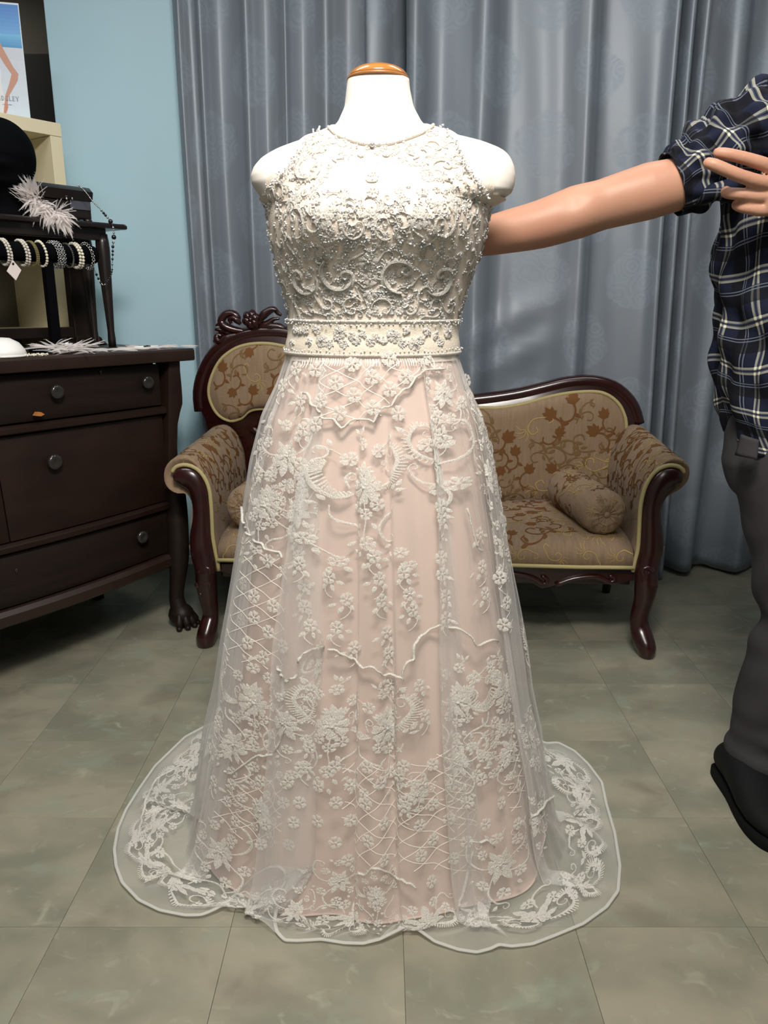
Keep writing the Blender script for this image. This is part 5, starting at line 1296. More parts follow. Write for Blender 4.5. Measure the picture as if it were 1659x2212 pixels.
# --- trousers
tr = MB(); al = np.linspace(0, 2*PI, 32, endpoint=False)
tr.loft([np.stack([BX+rx*np.cos(al), BY-.005+ry*np.sin(al), np.full(32, z)], 1) for z, rx, ry in ((.70, .155, .115), (.76, .182, .125), (.84, .180, .122), (.92, .170, .112))])
tpx = [(1594, 960, .100), (1592, 1010, .102), (1600, 1080, .100), (1612, 1130, .098), (1626, 1200, .094), (1641, 1300, .086), (1646, 1350, .080), (1630, 1400, .082), (1607, 1460, .080), (1592, 1530, .076), (1574, 1620, .072), (1568, 1655, .072)]
ys = [1.52, 1.52, 1.518, 1.515, 1.51, 1.505, 1.505, 1.515, 1.53, 1.545, 1.56, 1.565]
pth = []
for (x, y, r), yy in zip(tpx, ys): p = mp(x, y, yy); pth.append((p[0]+r, yy, p[2], r))
for s in (0, 1):
    Q = catmull(np.array([(p[0]+.185*s, p[1], p[2], p[3]) for p in pth]), 90)
    zq = Q[:, 2]; rr = Q[:, 3]+.0025*np.sin(zq*70+s)*np.exp(-((zq-.42)/.10)**2)+.004*np.sin(zq*90)*np.exp(-((zq-.12)/.08)**2)
    Q[-1, 2] = max(Q[-1, 2], .035)
    tr.loft([np.stack([q[0]+r_q*np.cos(al), q[1]+r_q*1.08*np.sin(al), np.full(32, q[2])], 1) for q, r_q in zip(Q, rr)])
trs = fix_normals(tr.build('trousers', M['trouser'], person)); remesh(trs, .007, 3)
Vt = np.array([v.co[:] for v in trs.data.vertices]); Nt = np.array([v.normal[:] for v in trs.data.vertices])
w1 = np.sin(Vt[:, 2]*55+Vt[:, 0]*30+2*np.sin(Vt[:, 1]*25))*np.exp(-((Vt[:, 2]-.45)/.13)**2)*.004+np.sin(Vt[:, 2]*42-Vt[:, 0]*50)*.002+np.sin(Vt[:, 2]*70+Vt[:, 0]*40)*np.exp(-((Vt[:, 2]-.1)/.08)**2)*.004
Vt += Nt*w1[:, None]; trs.data.vertices.foreach_set('co', Vt.astype(np.float32).ravel()); trs.data.update()
f0 = [mp(1604, 938, 1.455), mp(1640, 950, 1.43), mp(1634, 992, 1.425), mp(1588, 983, 1.46)]; f0 = np.array(f0); nn = np.cross(f0[1]-f0[0], f0[3]-f0[0]); nn /= np.linalg.norm(nn); nn = nn*(-1 if nn[1] > 0 else 1)
n_ = 7; PG = np.zeros((n_, n_, 3))
for i in range(n_):
    for j in range(n_):
        s, t = i/(n_-1), j/(n_-1); PG[i, j] = (f0[0]*(1-s)+f0[1]*s)*(1-t)+(f0[3]*(1-s)+f0[2]*s)*t+nn*(.004*math.sin(PI*s)-.004*t)
fp_ = MB().grid(PG).build('pocket_flap', M['trouser'], trs); md = fp_.modifiers.new('t', 'SOLIDIFY'); md.thickness = .004
# --- shoes
for s in (0, 1):
    sx = .804+.20*s
    R = []; nb = 24; ab = np.linspace(0, 2*PI, nb, endpoint=False)
    for y, w2, h, c in ((1.635, .012, .03, .0), (1.628, .030, .065, 0), (1.605, .038, .085, 0), (1.56, .040, .095, .0), (1.51, .044, .090, -.002), (1.46, .049, .070, -.004), (1.41, .051, .056, -.002), (1.375, .046, .048, .004), (1.350, .034, .040, .010), (1.338, .012, .026, .014)):
        zc2 = .012+(h)/2; R.append(np.stack([sx+(c if not s else -c)+w2*np.sign(np.cos(ab))*np.abs(np.cos(ab))**.8, np.full(nb, y), .012+h/2+h/2*np.sin(ab)], 1))
    sh_ = fix_normals(MB().loft(R).build('shoe', M['shoe'], person))
    ol = [(1.636, .014), (1.625, .034), (1.59, .041), (1.52, .043), (1.46, .051), (1.41, .054), (1.37, .048), (1.345, .034), (1.333, .012)]
    poly = [(sx-w2, y) for y, w2 in ol]+[(sx+w2, y) for y, w2 in ol[::-1]]
    MB().prism(catmull(np.array(poly), 60, closed=True), 0.0, .020, .002, plane='xy').build('sole', M['sole'], sh_)
# ================================================================== chest of drawers, set at an angle by the blue wall
DR = math.atan2(.795, .606); DO = np.array([-.712, 2.51, 0.0])
dresser = thing('chest_of_drawers', 'tall dark antique oak chest of drawers with clawed feet by the blue wall', 'dresser', DO, DR)
dc, ds = math.cos(DR), math.sin(DR)
def dl(px, py, Y=0.0):
    r = ray(px, py); n = np.array([-ds, dc, 0]); o = np.array([0, 0, CAM_H]); k = (np.dot(n, DO-o)+Y)/np.dot(n, r); p = o+r*k-DO
    return np.array([p[0]*dc+p[1]*ds, Y, p[2]])
def dw(p): return np.array([DO[0]+p[0]*dc-p[1]*ds, DO[1]+p[0]*ds+p[1]*dc, p[2]])
LEN = 1.12; XC = -LEN/2+.0; ZT = .955
for_z = lambda py: dl(358, py)[2]
z_top1, z_top0 = dl(400, 751)[2], dl(400, 777)[2]
z_r1a, z_r1b = for_z(877), for_z(893); z_r2a, z_r2b = for_z(1084), for_z(1100); z_ba, z_bb = for_z(1197), for_z(1226)
ZT = z_top1
XR = dl(356, 950)[0]                                   # inner edge of the right post
XL_ = -LEN-XR
def bow(x, z):                                         # the lower drawers swell forward in the middle
    f = np.clip(1-((x+LEN/2)/(LEN/2-.04))**2, 0, 1)
    return -(.012+.042*np.clip((z_r1b-z)/(z_r1b-z_ba), 0, 1)**.8)*f
def panel(name, x0, x1, z0, z1, y, m, parent, th=.02, nx=22, nz=8, bulge=0.006):
    xs = np.linspace(x0, x1, nx); zs_ = np.linspace(z0, z1, nz); P = np.zeros((nx, nz, 3))
    for i, x in enumerate(xs):
        for j, z in enumerate(zs_):
            e = min(i, nx-1-i, j*2, (nz-1-j)*2); P[i, j] = (x, y+bow(x, z)-bulge*min(1, e/2), z)
    mb = MB().grid(P, flip=False); Q = P.copy(); Q[..., 1] += th
    rim = np.concatenate([P[:, 0], P[-1, 1:], P[-2::-1, -1], P[0, -2:0:-1]]); rimq = rim+np.array([0, th, 0])
    mb.grid(np.stack([rim, rimq]), cv=True); o = fix_normals(mb.build(name, m, parent)); return sharp(o, 40)
def rail(name, z0, z1, y, pr, m, parent, x0=XL_, x1=XR):
    xs = np.linspace(x0, x1, 30); R = []
    for x in xs:
        zc2 = (z0+z1)/2; b = bow(x, zc2); h = (z1-z0)/2
        R.append([(x, y+b+.03, z0), (x, y+b-pr*.3, z0), (x, y+b-pr, z0+h*.4), (x, y+b-pr, z1-h*.5), (x, y+b-pr*.4, z1), (x, y+b+.03, z1)])
    return sharp(fix_normals(MB().loft(R).build(name, m, parent)), 40)
def knob(parent, x, z, r=.020, y=None):
    yy = (bow(x, z) if y is None else y)-.004
    k = MB(); a = np.linspace(0, 2*PI, 32, endpoint=False); R = []
    for rr, d in ((.006, 0), (.006, .010), (r*.7, .014), (r, .018), (r*1.0, .022), (r*.82, .026), (r*.5, .0265), (r*.35, .0245), (.001, .0245)):
        q = rr*(1+(.05*np.cos(16*a) if rr > r*.6 else 0)); R.append(np.stack([x+np.cos(a)*q, np.full(32, yy-d), z+np.sin(a)*q], 1))
    return fix_normals(k.loft(R).build('knob', M['knob'], parent))
def keyhole(parent, x, z):
    y = bow(x, z)-.0065; o = MB()
    o.lathe([(.0045, 0), (.0048, -.002), (.003, -.003), (.001, -.001)], 12, (x, y, z), 'y'); o.box((x-.0016, y-.0022, z-.011), (x+.0016, y, z-.002)); return o.build('keyhole', M['knob'], parent)
# carcass
body = MB().box((XL_, .03, z_bb+.01), (XR, .46, z_top0), .003).build('carcass', M['oak_dark'], dresser, smooth=False)
XT = dl(418, 765, -.045)[0]
topb = MB().prism([(-LEN-XT, -.05), (XT, -.05), (XT+.004, -.03), (XT, .48), (-LEN-XT, .48)], z_top0, z_top1, .006, plane='xy').build('top', M['oak_top'], dresser); sharp(fix_normals(topb), 40)
rail('rail', z_r1b, z_r1a, -.004, .016, M['oak_red'], dresser); rail('rail', z_r2b, z_r2a, -.004, .014, M['oak_red'], dresser); rail('base_rail', z_bb, z_ba, -.006, .018, M['oak_top'], dresser)
xm = -LEN/2
xk = lambda px, py: dl(px, py, -.02)
for sx in (0, 1):
    x0, x1 = (XL_+.004, xm-.002) if sx == 0 else (xm+.002, XR-.004)
    d = panel('drawer', x0, x1, z_r1a+.006, z_top0-.008, .0, M['oak_dark'], dresser)
    k1, k2 = xk(118, 846), xk(318, 826)
    if sx == 1: knob(d, k1[0], k1[2]); knob(d, k2[0], k2[2]); keyhole(d, (k1[0]+k2[0])/2, k1[2]+.045)
    else: knob(d, 2*xm-k1[0], k1[2]); knob(d, 2*xm-k2[0], k2[2])
    d2 = panel('door', x0, x1, z_r2a+.004, z_r1b-.005, .0, M['oak_red'], dresser, bulge=.009 if sx == 0 else .005)
    kk = xk(109, 996); knob(d2, kk[0] if sx else 2*xm-kk[0], kk[2], .022)
    if sx == 0: keyhole(d2, xm-.03, kk[2]-.03)
d3 = panel('drawer', XL_+.004, XR-.004, z_ba+.005, z_r2b-.005, .0, M['oak_dark'], dresser)
kk = xk(300, 1158); knob(d3, kk[0], kk[2]); knob(d3, 2*xm-kk[0], kk[2]); keyhole(d3, xm, z_r2b-.05)
ch = xk(78, 893); MB().prism([(ch[0]-.012, ch[2]-.004), (ch[0]-.004, ch[2]+.005), (ch[0]+.006, ch[2]+.004), (ch[0]+.015, ch[2]-.003), (ch[0]+.004, ch[2]-.007)], -.026+bow(ch[0], ch[2]), -.010+bow(ch[0], ch[2])).build('bare_chip', M['wear'], dresser, smooth=False)
# posts with a shaped outer edge, running into clawed legs
def post(sgn):
    prof_ = [(777, 380), (800, 381), (830, 384), (858, 386), (872, 386), (890, 381), (915, 376), (960, 375), (1010, 377), (1050, 381)]
    L = []; Rr = []
    for y, xr in prof_: p = dl(xr, y); Rr.append((p[0]+.0, p[2])); L.append((dl(355, y)[0], p[2]))
    poly = Rr+L[::-1]
    poly = [(x, z) for x, z in poly]
    if sgn < 0: poly = [(-LEN-x, z) for x, z in poly]
    o = MB().prism(poly, -.022, .05, .005).build('post', M['oak_red'], dresser); sharp(fix_normals(o), 40)
    path = [(378, 1040, 19), (381, 1090, 22), (382, 1150, 23), (382, 1200, 22), (381, 1240, 17.5), (380, 1275, 15.5), (381, 1300, 16.5), (384, 1320, 20)]
    C = np.array([dl(x, y, -.01) for x, y, _ in catmull(np.array(path, float), 26)]); w_ = catmull(np.array(path, float), 26)[:, 2]*.00158
    C[:, 1] = np.interp(C[:, 2], [0, .1, .2, .45], [-.035, -.012, -.02, -.008])
    if sgn < 0: C[:, 0] = -LEN-C[:, 0]
    leg = MB().tube(C, np.stack([w_, w_*1.05], 1), 14, up=(0, 1, 0)).build('leg', M['oak_dark'], dresser)
    end = C[-1]; foot = MB()
    foot.sphere((end[0], end[1]-.004, .042), (.042, .046, .040), 12, 8)
    for k in range(4):
        a = -PI/2+(k-1.5)*.52; d = np.array([math.cos(a), math.sin(a), 0])
        b = np.array([end[0], end[1], 0])
        foot.tube([b+d*.012+(0, 0, .055), b+d*.034+(0, 0, .045), b+d*.048+(0, 0, .024), b+d*.052+(0, 0, .010)], [.012, .0135, .013, .009], 8)
        foot.sphere(b+d*.056+np.array([0, 0, .009]), (.010, .010, .009), 8, 6)
    fo = foot.build('claw_foot', M['oak_dark'], leg)
    return o
post(1); post(-1)
for x in (XR-.03, XL_+.03): MB().tube([(x, .43, z_bb+.02), (x, .43, .1), (x, .43, 0)], [.028, .02, .022], 8).build('leg', M['oak_dark'], dresser)

# ================================================================== what stands on the chest
def on_top(px, py): return at_z(px, py, ZT)
def at_dl(X, Y, z=None): p = dw((X, Y, 0)); return np.array([p[0], p[1], ZT if z is None else z])
# open dark frame standing at the back of the top
fr_ = thing('wooden_frame', 'dark open oak frame with moulded feet at the back of the chest top', 'frame', at_dl(0, .40), DR)
def fl(px, py, Y=0.0):
    o_ = np.array(at_dl(0, .40)); r = ray(px, py); n = np.array([-ds, dc, 0]); o = np.array([0, 0, CAM_H]); k = (np.dot(n, o_-o)+Y)/np.dot(n, r); p = o+r*k-o_
    return np.array([p[0]*dc+p[1]*ds, Y, p[2]])
fx1, fx0 = fl(200, 700)[0], fl(156, 700)[0]; zt_ = fl(170, 505)[2]
for (a, b) in ((fx0, fx1), (fx0-.62, fx1-.62)):
    MB().box((a, -.012, 0.012), (b, .022, zt_), .003).build('post', M['oak_dark'], fr_, smooth=False)
    MB().prism([(a-.012, 0), (b+.030, 0), (b+.028, .008), (b+.016, .014), (b+.012, .024), (b, .032), (a-.004, .032)], -.03, .035, .003).build('foot', M['oak_dark'], fr_, smooth=False)
MB().box((fx0-.64, -.010, .028), (fx0, .018, .062), .003).build('bottom_rail', M['oak_dark'], fr_, smooth=False)
MB().box((fx0-.64, -.010, zt_-.05), (fx1, .018, zt_-.004), .003).build('top_rail', M['oak_dark'], fr_, smooth=False)
# small black table with turned legs
TBX, TBY = .005, .235
tbo = at_dl(TBX, TBY); tbl = thing('side_table', 'small black table on turned legs set on top of the chest of drawers', 'table', tbo, DR)
def tl(px, py, Y=0.0):
    r = ray(px, py); n = np.array([-ds, dc, 0]); o = np.array([0, 0, CAM_H]); k = (np.dot(n, tbo-o)+Y)/np.dot(n, r); p = o+r*k-tbo
    return np.array([p[0]*dc+p[1]*ds, Y, p[2]])
lt = tl(219, 506); lb = tl(242, 735); hz_ = tl(219, 484)[2]
lx = (lt[0]+lb[0])/2; legh = lt[2]
for k, (X, Y) in enumerate(((0, 0), (-.62, 0), (0, .095), (-.62, .095))):
    x0 = lb[0]+(X if k else 0); bx = lt[0]+X; h = legh
    pts = [(x0+(bx-x0)*f, Y, h*f) for f in np.linspace(0, 1, 15)]
    rr = np.interp(np.linspace(0, 1, 15), [0, .02, .05, .085, .11, .5, .85, .93, .96, 1], [.012, .017, .0165, .010, .0105, .0165, .022, .021, .015, .018])
    MB().tube(pts, rr, 14).build('leg', M['ebony'], tbl)
xe = tl(258, 488)[0]
cor = [(xe-.78, -.05), (xe-.06, -.05), (xe-.035, -.046), (xe-.018, -.052), (xe-.004, -.046), (xe, -.034), (xe-.006, -.02), (xe-.002, .0), (xe-.006, .07), (xe-.006, .118), (xe-.78, .118)]
tt_ = MB().prism(cor, hz_-.016, hz_, .005, plane='xy').build('top', M['ebony'], tbl); sharp(fix_normals(tt_), 40)
MB().box((lt[0]-.66, -.012, legh-.020), (lt[0]+.01, .012, hz_-.012), .003).build('apron', M['ebony'], tbl, smooth=False)
# bracelet bar
bb = at_dl(-.30, .15); bar = thing('bracelet_stand', 'black velvet T-bar stand holding a row of bracelets under the small table', 'stand', bb, DR)
def bl(px, py, Y=0.0):
    r = ray(px, py); n = np.array([-ds, dc, 0]); o = np.array([0, 0, CAM_H]); k = (np.dot(n, bb-o)+Y)/np.dot(n, r); p = o+r*k-bb
    return np.array([p[0]*dc+p[1]*ds, Y, p[2]])
e1_ = bl(205, 544); e0_ = bl(0, 549); zb_ = (e1_[2]+e0_[2])/2; rb_ = abs(bl(150, 525)[2]-bl(150, 565)[2])/2
x1b, x0b = e1_[0], e0_[0]-.20
MB().lathe([(.004, x0b), (rb_*.9, x0b+.002), (rb_, x0b+.008), (rb_, x1b-.008), (rb_*.9, x1b-.002), (.004, x1b)], 28, (0, 0, zb_), 'x').build('bar', M['velvet'], bar)
pc = bl(118, 720)[0]
MB().box((pc-.014, -.012, .01), (pc+.014, .012, zb_), .003).build('stem', M['velvet'], bar, smooth=False)
MB().lathe([(.003, 0), (.075, 0), (.078, .008), (.07, .022), (.04, .028), (.003, .03)], 32, (pc, 0, 0)).build('base', M['velvet'], bar)
def bracelet(px, rows, kind, label, m, br, n):
    X = bl(px, 548)[0]; t = thing('bracelet', label, 'bracelet', dw((0, 0, 0)), DR, 'bracelets on the velvet bar')
    c = dw(np.array([X, 0, 0])+np.array([-.30, .15, 0])); t.matrix_basis = Matrix.Translation((c[0], c[1], ZT+zb_)) @ Matrix.Rotation(DR, 4, 'Z')
    R_ = rb_+br*.9
    for r in range(rows):
        xo = (r-(rows-1)/2)*br*2.0
        for k in range(n):
            a = 2*PI*k/n+r*.3; p = (xo+.006*math.cos(a)*0-.010*math.sin(a)*.5, math.cos(a)*R_, math.sin(a)*R_-.004*(1-math.sin(a)))
            if kind == 'pearl': MB().sphere(p, br, 8, 6).build('pearl', m, t)
            elif kind == 'band': MB().box(np.array(p)-br*.8, np.array(p)+br*.8, br*.25).build('stone', m, t, smooth=False)
            else:
                g = MB(); 
                for q in range(5):
                    b = 2*PI*q/5+k; g.sphere((p[0]+math.cos(b)*br*.8, p[1]+math.cos(a)*.001, p[2]+math.sin(b)*br*.8), br*.45, 6, 4)
                g.build('rhinestone_cluster', m, t)
bracelet(9, 2, 'pearl', 'two-row dark grey pearl bracelet, first on the bar from the photo edge', M['pearl'], .0042, 26)
bracelet(48, 2, 'pearl', 'two-row silver grey pearl bracelet above the swing tag', M['pearl'], .0042, 26)
bracelet(69, 2, 'band', 'narrow gold-toned rhinestone bracelet beside the silver grey pearl one', mat('gold_stone', (190, 178, 128), .2, metal=.7), .0026, 40)
bracelet(88, 1, 'pearl', 'single-row cream pearl bracelet above the stand stem', M['pearl_w'], .0044, 25)
bracelet(120, 3, 'cluster', 'wide openwork rhinestone bracelet in the middle of the bar', M['silver'], .0046, 22)
bracelet(145, 1, 'band', 'thin square-cut rhinestone bracelet next to the fat cream pearl one', M['silver'], .0030, 36)
bracelet(163, 2, 'pearl', 'two-row fat cream pearl bracelet near the free end of the bar', M['pearl_w'], .0047, 23)
bracelet(187, 1, 'cluster', 'star-shaped rhinestone bracelet hanging loosely at the end of the bar', M['silver'], .0056, 20)
tg = bl(30, 583, -.05); w_ = dw(tg+np.array([-.30, .15, 0])); tgo = thing('price_tag', 'small white diamond-turned swing tag hanging from a pearl bracelet', 'tag', (w_[0], w_[1], ZT+tg[2]), DR)
s_ = .024; MB().prism([(0, .026), (.021, 0), (.002, -.028), (-.021, -.004)], -.0008, .0008).build('card', M['paper'], tgo, smooth=False)
MB().lathe([(.0035, 0), (.0035, -.0012), (.001, -.0012)], 10, (-.001, -.0006, .016), 'y').build('eyelet', M['jet'], tgo)
MB().tube([(-.001, -.001, .016), (.003, .004, .03), (.008, .012, .045)], .0006, 5).build('string', M['paper'], tgo)
# necklace draped over the table corner
def neck_pt(px, py, Y): p = tl(px, py, Y); return np.array(tbo)+np.array([p[0]*dc-p[1]*ds, p[0]*ds+p[1]*dc, p[2]])
nk = thing('necklace', 'black and silver bead necklace draped from the jewellery box over the table corner', 'necklace', neck_pt(240, 484, -.055))
def chainbeads(pts, spec, m_thread=True):
    P = np.array([neck_pt(*p) for p in pts]); Q = catmull(P, 60); MB().tube(Q, .0009, 5).build('chain', M['silver'], nk, world=True)
    L_ = np.concatenate([[0], np.cumsum(np.linalg.norm(np.diff(Q, axis=0), axis=1))])
    for f, r, mk in spec:
        p = np.array([np.interp(f*L_[-1], L_, Q[:, i]) for i in range(3)]); MB().sphere(p, r, 8, 6).build('bead', M[mk], nk, world=True)
chainbeads([(168, 399, -.03), (185, 415, -.035), (200, 435, -.04), (215, 450, -.045), (226, 463, -.05), (234, 472, -.055), (242, 484, -.058), (245, 495, -.060)],
           [*[(f, .0021, 'silver') for f in np.linspace(.02, .52, 26)], (.6, .0038, 'silver'), (.66, .0042, 'jet'), (.71, .0044, 'jet'), (.76, .0036, 'silver'), (.85, .0075, 'jet'), (.97, .004, 'silver')])
chainbeads([(245, 495, -.060), (246, 512, -.060), (244, 530, -.060), (243, 560, -.058), (241, 590, -.055), (226, 615, -.04), (216, 608, -.03), (205, 585, -.02), (196, 560, -.02)],
           [(.04, .0036, 'silver'), (.09, .0078, 'jet'), (.15, .004, 'silver'), (.2, .005, 'jet'), (.25, .0042, 'jet'), (.29, .004, 'jet'), (.34, .004, 'jet'), (.40, .0034, 'silver'), *[(f, .003, 'jet') for f in np.linspace(.46, .62, 7)], (.66, .003, 'silver'), (.72, .0042, 'jet'), (.77, .0042, 'jet'), (.82, .0042, 'jet'), (.9, .003, 'silver')])
# jewellery box behind the feather piece
jp = tl(200, 478, .03)
jb = thing('jewellery_box', 'black jewellery box with a rounded lid on the small table', 'box', np.array(tbo)+np.array([jp[0]*dc-.03*ds, jp[0]*ds+.03*dc, hz_]), DR)
zj = tl(190, 404, .03)[2]-hz_; wj = jp[0]-tl(74, 478, .03)[0]
MB().box((-wj, 0, .012), (0, .085, zj*.62), .006).build('body', M['ebony'], jb, smooth=False)
sharp(fix_normals(MB().prism([(-.006, zj*.60), (-.016, zj*.85), (.0, zj*.97), (.02, zj), (.07, zj*.97), (.092, zj*.8), (.092, zj*.62)], -wj-.006, .004, .006, plane='yz').build('lid', M['ebony'], jb)), 40)
for X in (-wj+.008, -.012):
    for Y in (.008, .075): MB().sphere((X, Y, .009), (.014, .014, .009), 10, 6).build('foot', M['ebony'], jb)
MB().box((-.075, -.004, zj*.36), (-.004, -.001, zj*.66), .001).build('grey_card', mat('grey_satin_card', (78, 82, 92), .4), jb, smooth=False)
for k, px in enumerate((143, 155)):
    q = tl(px, 422, .022); ep = np.array(tbo)+np.array([q[0]*dc-q[1]*ds, q[0]*ds+q[1]*dc, q[2]])
    eo = thing('earring', ['drop earring pinned to the jewellery box, nearer the feathers', 'drop earring pinned to the jewellery box, nearer the necklace'][k], 'earring', ep, DR)
    MB().sphere((0, 0, 0), (.0052, .002, .0052), 8, 6).build('stone', M['silver'], eo); MB().sphere((0, -.001, -.010), (.0032, .002, .005), 8, 6).build('drop', M['silver'], eo)
# feathers: each a curved barbed blade
def feather_mb(p0, d, ln, wd, sag, seed):
    r = random.Random(seed); d = np.array(d, float); d /= np.linalg.norm(d); up_ = np.array([0, -.5, 1.0]); sd = np.cross(d, up_); sd /= np.linalg.norm(sd)+1e-9
    nn = np.cross(sd, d); t = np.linspace(0, 1, 9); bend = r.uniform(-.35, .35)
    c = np.array([p0+d*ln*x+np.array([0, 0, -sag*x*x])+sd*bend*ln*x*x for x in t]); w2 = wd*np.sin(PI*np.clip(t*.92+.06, 0, 1))**.7
    mb = MB(); P = np.stack([c+sd*w2[:, None]+nn*.001, c+nn*.0022, c-sd*w2[:, None]+nn*.001], 1); mb.grid(P)
    for i in range(1, 9):
        for s in (-1, 1):
            b = c[i]; e = b+d*ln*.10+sd*s*(w2[i]+ln*.05*r.random()); q = b+d*ln*.03; mb.add([b, q, e], [(0, 1, 2)])
    return mb
def feather_piece(root, centre, n, ln, wd, dirs, seed, sag=.02, run=(0, 0, 0)):
    r = random.Random(seed)
    for k in range(n):
        dx, dy, dz = dirs(r, k); feather_mb(np.array(centre)+np.array(run)*r.uniform(-1, 1)+np.array([r.gauss(0, .006), r.gauss(0, .004), r.gauss(0, .006)]), (dx, dy, dz), ln*r.uniform(.6, 1.15), wd*r.uniform(.7, 1.2), sag*r.uniform(.2, 1.3), seed*100+k).build('feather', M['feather'], root, world=True)
hp = neck_pt(100, 452, -.05)
hf = thing('feather_hairpiece', 'fluffy white feather hairpiece leaning on the black display head', 'hairpiece', hp)
feather_piece(hf, hp, 150, .046, .0042, lambda r, k: (r.gauss(.25, .6), -.45+r.uniform(-.4, .3), r.gauss(-.15, .55)), 3, .02, (.045, 0, -.03))
feather_piece(hf, hp+np.array([-.038, 0, .030]), 70, .062, .0040, lambda r, k: (r.gauss(-.25, .35), -.4, r.uniform(.3, 1.0)), 5, .006, (.02, 0, .012))
feather_piece(hf, hp+np.array([.036, 0, -.014]), 60, .054, .0040, lambda r, k: (r.uniform(.1, 1.0), -.3, r.uniform(-.9, .5)), 6, .015)
MB().sphere(hp, (.016, .01, .016), 10, 7).build('pad', M['feather'], hf, world=True)
# black display head
hc = neck_pt(8, 352, .06); hz0 = tbo[2]+hz_
head = thing('head_mannequin', 'plain black velvet display head on the small table', 'mannequin', (hc[0], hc[1], hz0))
ht = neck_pt(20, 258, .06)[2]-hz0
prof_ = [(0, .068), (.04, .066), (.10, .055), (.18, .050), (.26, .058), (.34, .080), (.42, .094), (.52, .103), (.62, .107), (.72, .104), (.82, .092), (.90, .072), (.96, .046), (.99, .022), (1.0, .004)]
R = []; nh = 36; a = np.linspace(0, 2*PI, nh, endpoint=False)
for f, r in catmull(np.array(prof_), 56):
    z = f*ht; x = np.cos(a)*r*.80; y = np.sin(a)*r*1.0
    fa = np.maximum(0, np.cos(a-(-1.05)))   # the face turns towards the gown
    nose = .016*np.exp(-((f-.50)/.045)**2)*np.exp(-((a-5.23+0)/.22)**2); brow = .006*np.exp(-((f-.62)/.05)**2)*fa; chin = .010*np.exp(-((f-.34)/.04)**2)*fa
    k = 1+(nose+brow+chin)/max(r, .03); R.append(np.stack([x*k, y*k, np.full(nh, z)], 1))
fix_normals(MB().loft(R).build('velvet_head', M['velvet'], head))
# things along the front edge of the chest top
wt = on_top(0, 755)
p = at_dl(-.66, .02); sh = thing('fascinator', 'smooth white domed fascinator at the front edge of the chest top', 'hat', dl(14, 752, .03)[0]*0+p)
q = dw(dl(6, 756, .02)); sh.matrix_basis = Matrix.Translation((q[0], q[1], ZT))
MB().lathe([(.001, .052), (.02, .050), (.042, .038), (.055, .020), (.060, .004), (.056, 0)], 32).build('dome', M['white'], sh)
MB().tube([(math.cos(t)*.059, math.sin(t)*.059, .004) for t in np.linspace(0, 2*PI, 30, endpoint=False)], .003, 6, closed=True).build('rim', M['white'], sh)
def edge_pt(px, Y, dz=0.0): x = dl(px, 752, Y)[0]; q = dw((x, Y, 0)); return np.array([q[0], q[1], ZT+dz])
pb = thing('beaded_trim', 'strip of white beaded trim lying along the front edge of the chest top', 'trim', edge_pt(50, -.02))
run = np.array([edge_pt(px, -.025+.004*math.sin(px), .005) for px in np.arange(-10, 100, 1.6)])
MB().grid(np.stack([run+np.array([-.006, -.004, -.004]), run+np.array([0, 0, -.001]), run+np.array([-.012, .012, -.004])], 1)).build('tape', M['feather'], pb, world=True)
bdl = MB()
for k, p in enumerate(run):
    for j in range(3): bdl.add(p+rng.normal(0, .003, 3)*[1, 1, .5]+IV*.0024, IF)
bdl.build('seed_beads', M['pearl_w'], pb, world=True, kind='stuff')
fp = edge_pt(145, 0.0, .012); ff = thing('feather_comb', 'flat white feather comb with a pearl lying on the chest top', 'comb', edge_pt(145, 0))
feather_piece(ff, fp, 70, .07, .0045, lambda r, k: (r.choice([-1, 1])*r.uniform(.3, 1), r.choice([-1, 1])*r.uniform(.1, .7), r.uniform(.02, .38)), 8, .012, (.04, .02, 0))
MB().sphere(fp+np.array([0, 0, .014]), .007, 10, 7).build('pearl', M['white'], ff, world=True)
fg = thing('feather_garland', 'thin wispy white feather strip trailing to the right end of the chest top', 'feathers', edge_pt(270, 0))
for k, px in enumerate(np.linspace(205, 395, 40)):
    r = random.Random(k); feather_mb(edge_pt(px, .0+r.uniform(-.02, .02), .006), (r.choice([-1, 1])*1.0, r.uniform(-.3, .9), r.uniform(0, .16)), .05, .006, .006, k).build('feather', M['feather'], fg, world=True)
gl = edge_pt(315, .02, .004); gv = thing('white_glove', 'folded flat white lace glove near the right end of the chest top', 'glove', gl, DR)
MB().prism([(-.045, -.012), (-.02, -.018), (.03, -.015), (.05, -.004), (.045, .010), (.0, .016), (-.04, .012)], 0, .007, .002, plane='xy').build('palm', M['white'], gv)
MB().tube([(-.02, -.016, .006), (-.01, -.02, .008), (.004, -.018, .006)], .0022, 6).build('jet_clasp', M['jet'], gv)

# ================================================================== cream shelf unit and poster
KO = at_y(131, 267, 2.90); KR = DR
shelf = thing('shelf_unit', 'cream cube shelf unit behind the chest, poster standing on it', 'shelf', (KO[0], KO[1], 0), KR)
kh = KO[2]; bt_ = .042; kw = .80
MB().box((-kw, 0, kh-bt_), (0, .36, kh), .0015).build('top_board', M['cream'], shelf, smooth=False)
MB().box((-bt_, 0.001, 0), (0, .36, kh-bt_-.0008), .0012).build('side_board', M['cream'], shelf, smooth=False)
MB().box((-kw, 0.001, 0), (-kw+bt_, .36, kh-bt_-.0008), .0012).build('side_board', M['cream'], shelf, smooth=False)
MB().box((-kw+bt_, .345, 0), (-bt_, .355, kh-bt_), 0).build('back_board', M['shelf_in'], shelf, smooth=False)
_kc, _ks = math.cos(KR), math.sin(KR)
for z in (.02, .30, .62, ZT+.052, 1.34): MB().box((-kw+bt_, .004, z-.016), (-bt_, .345, z), 0.001).build('shelf_board', M['cream'], shelf, smooth=False)
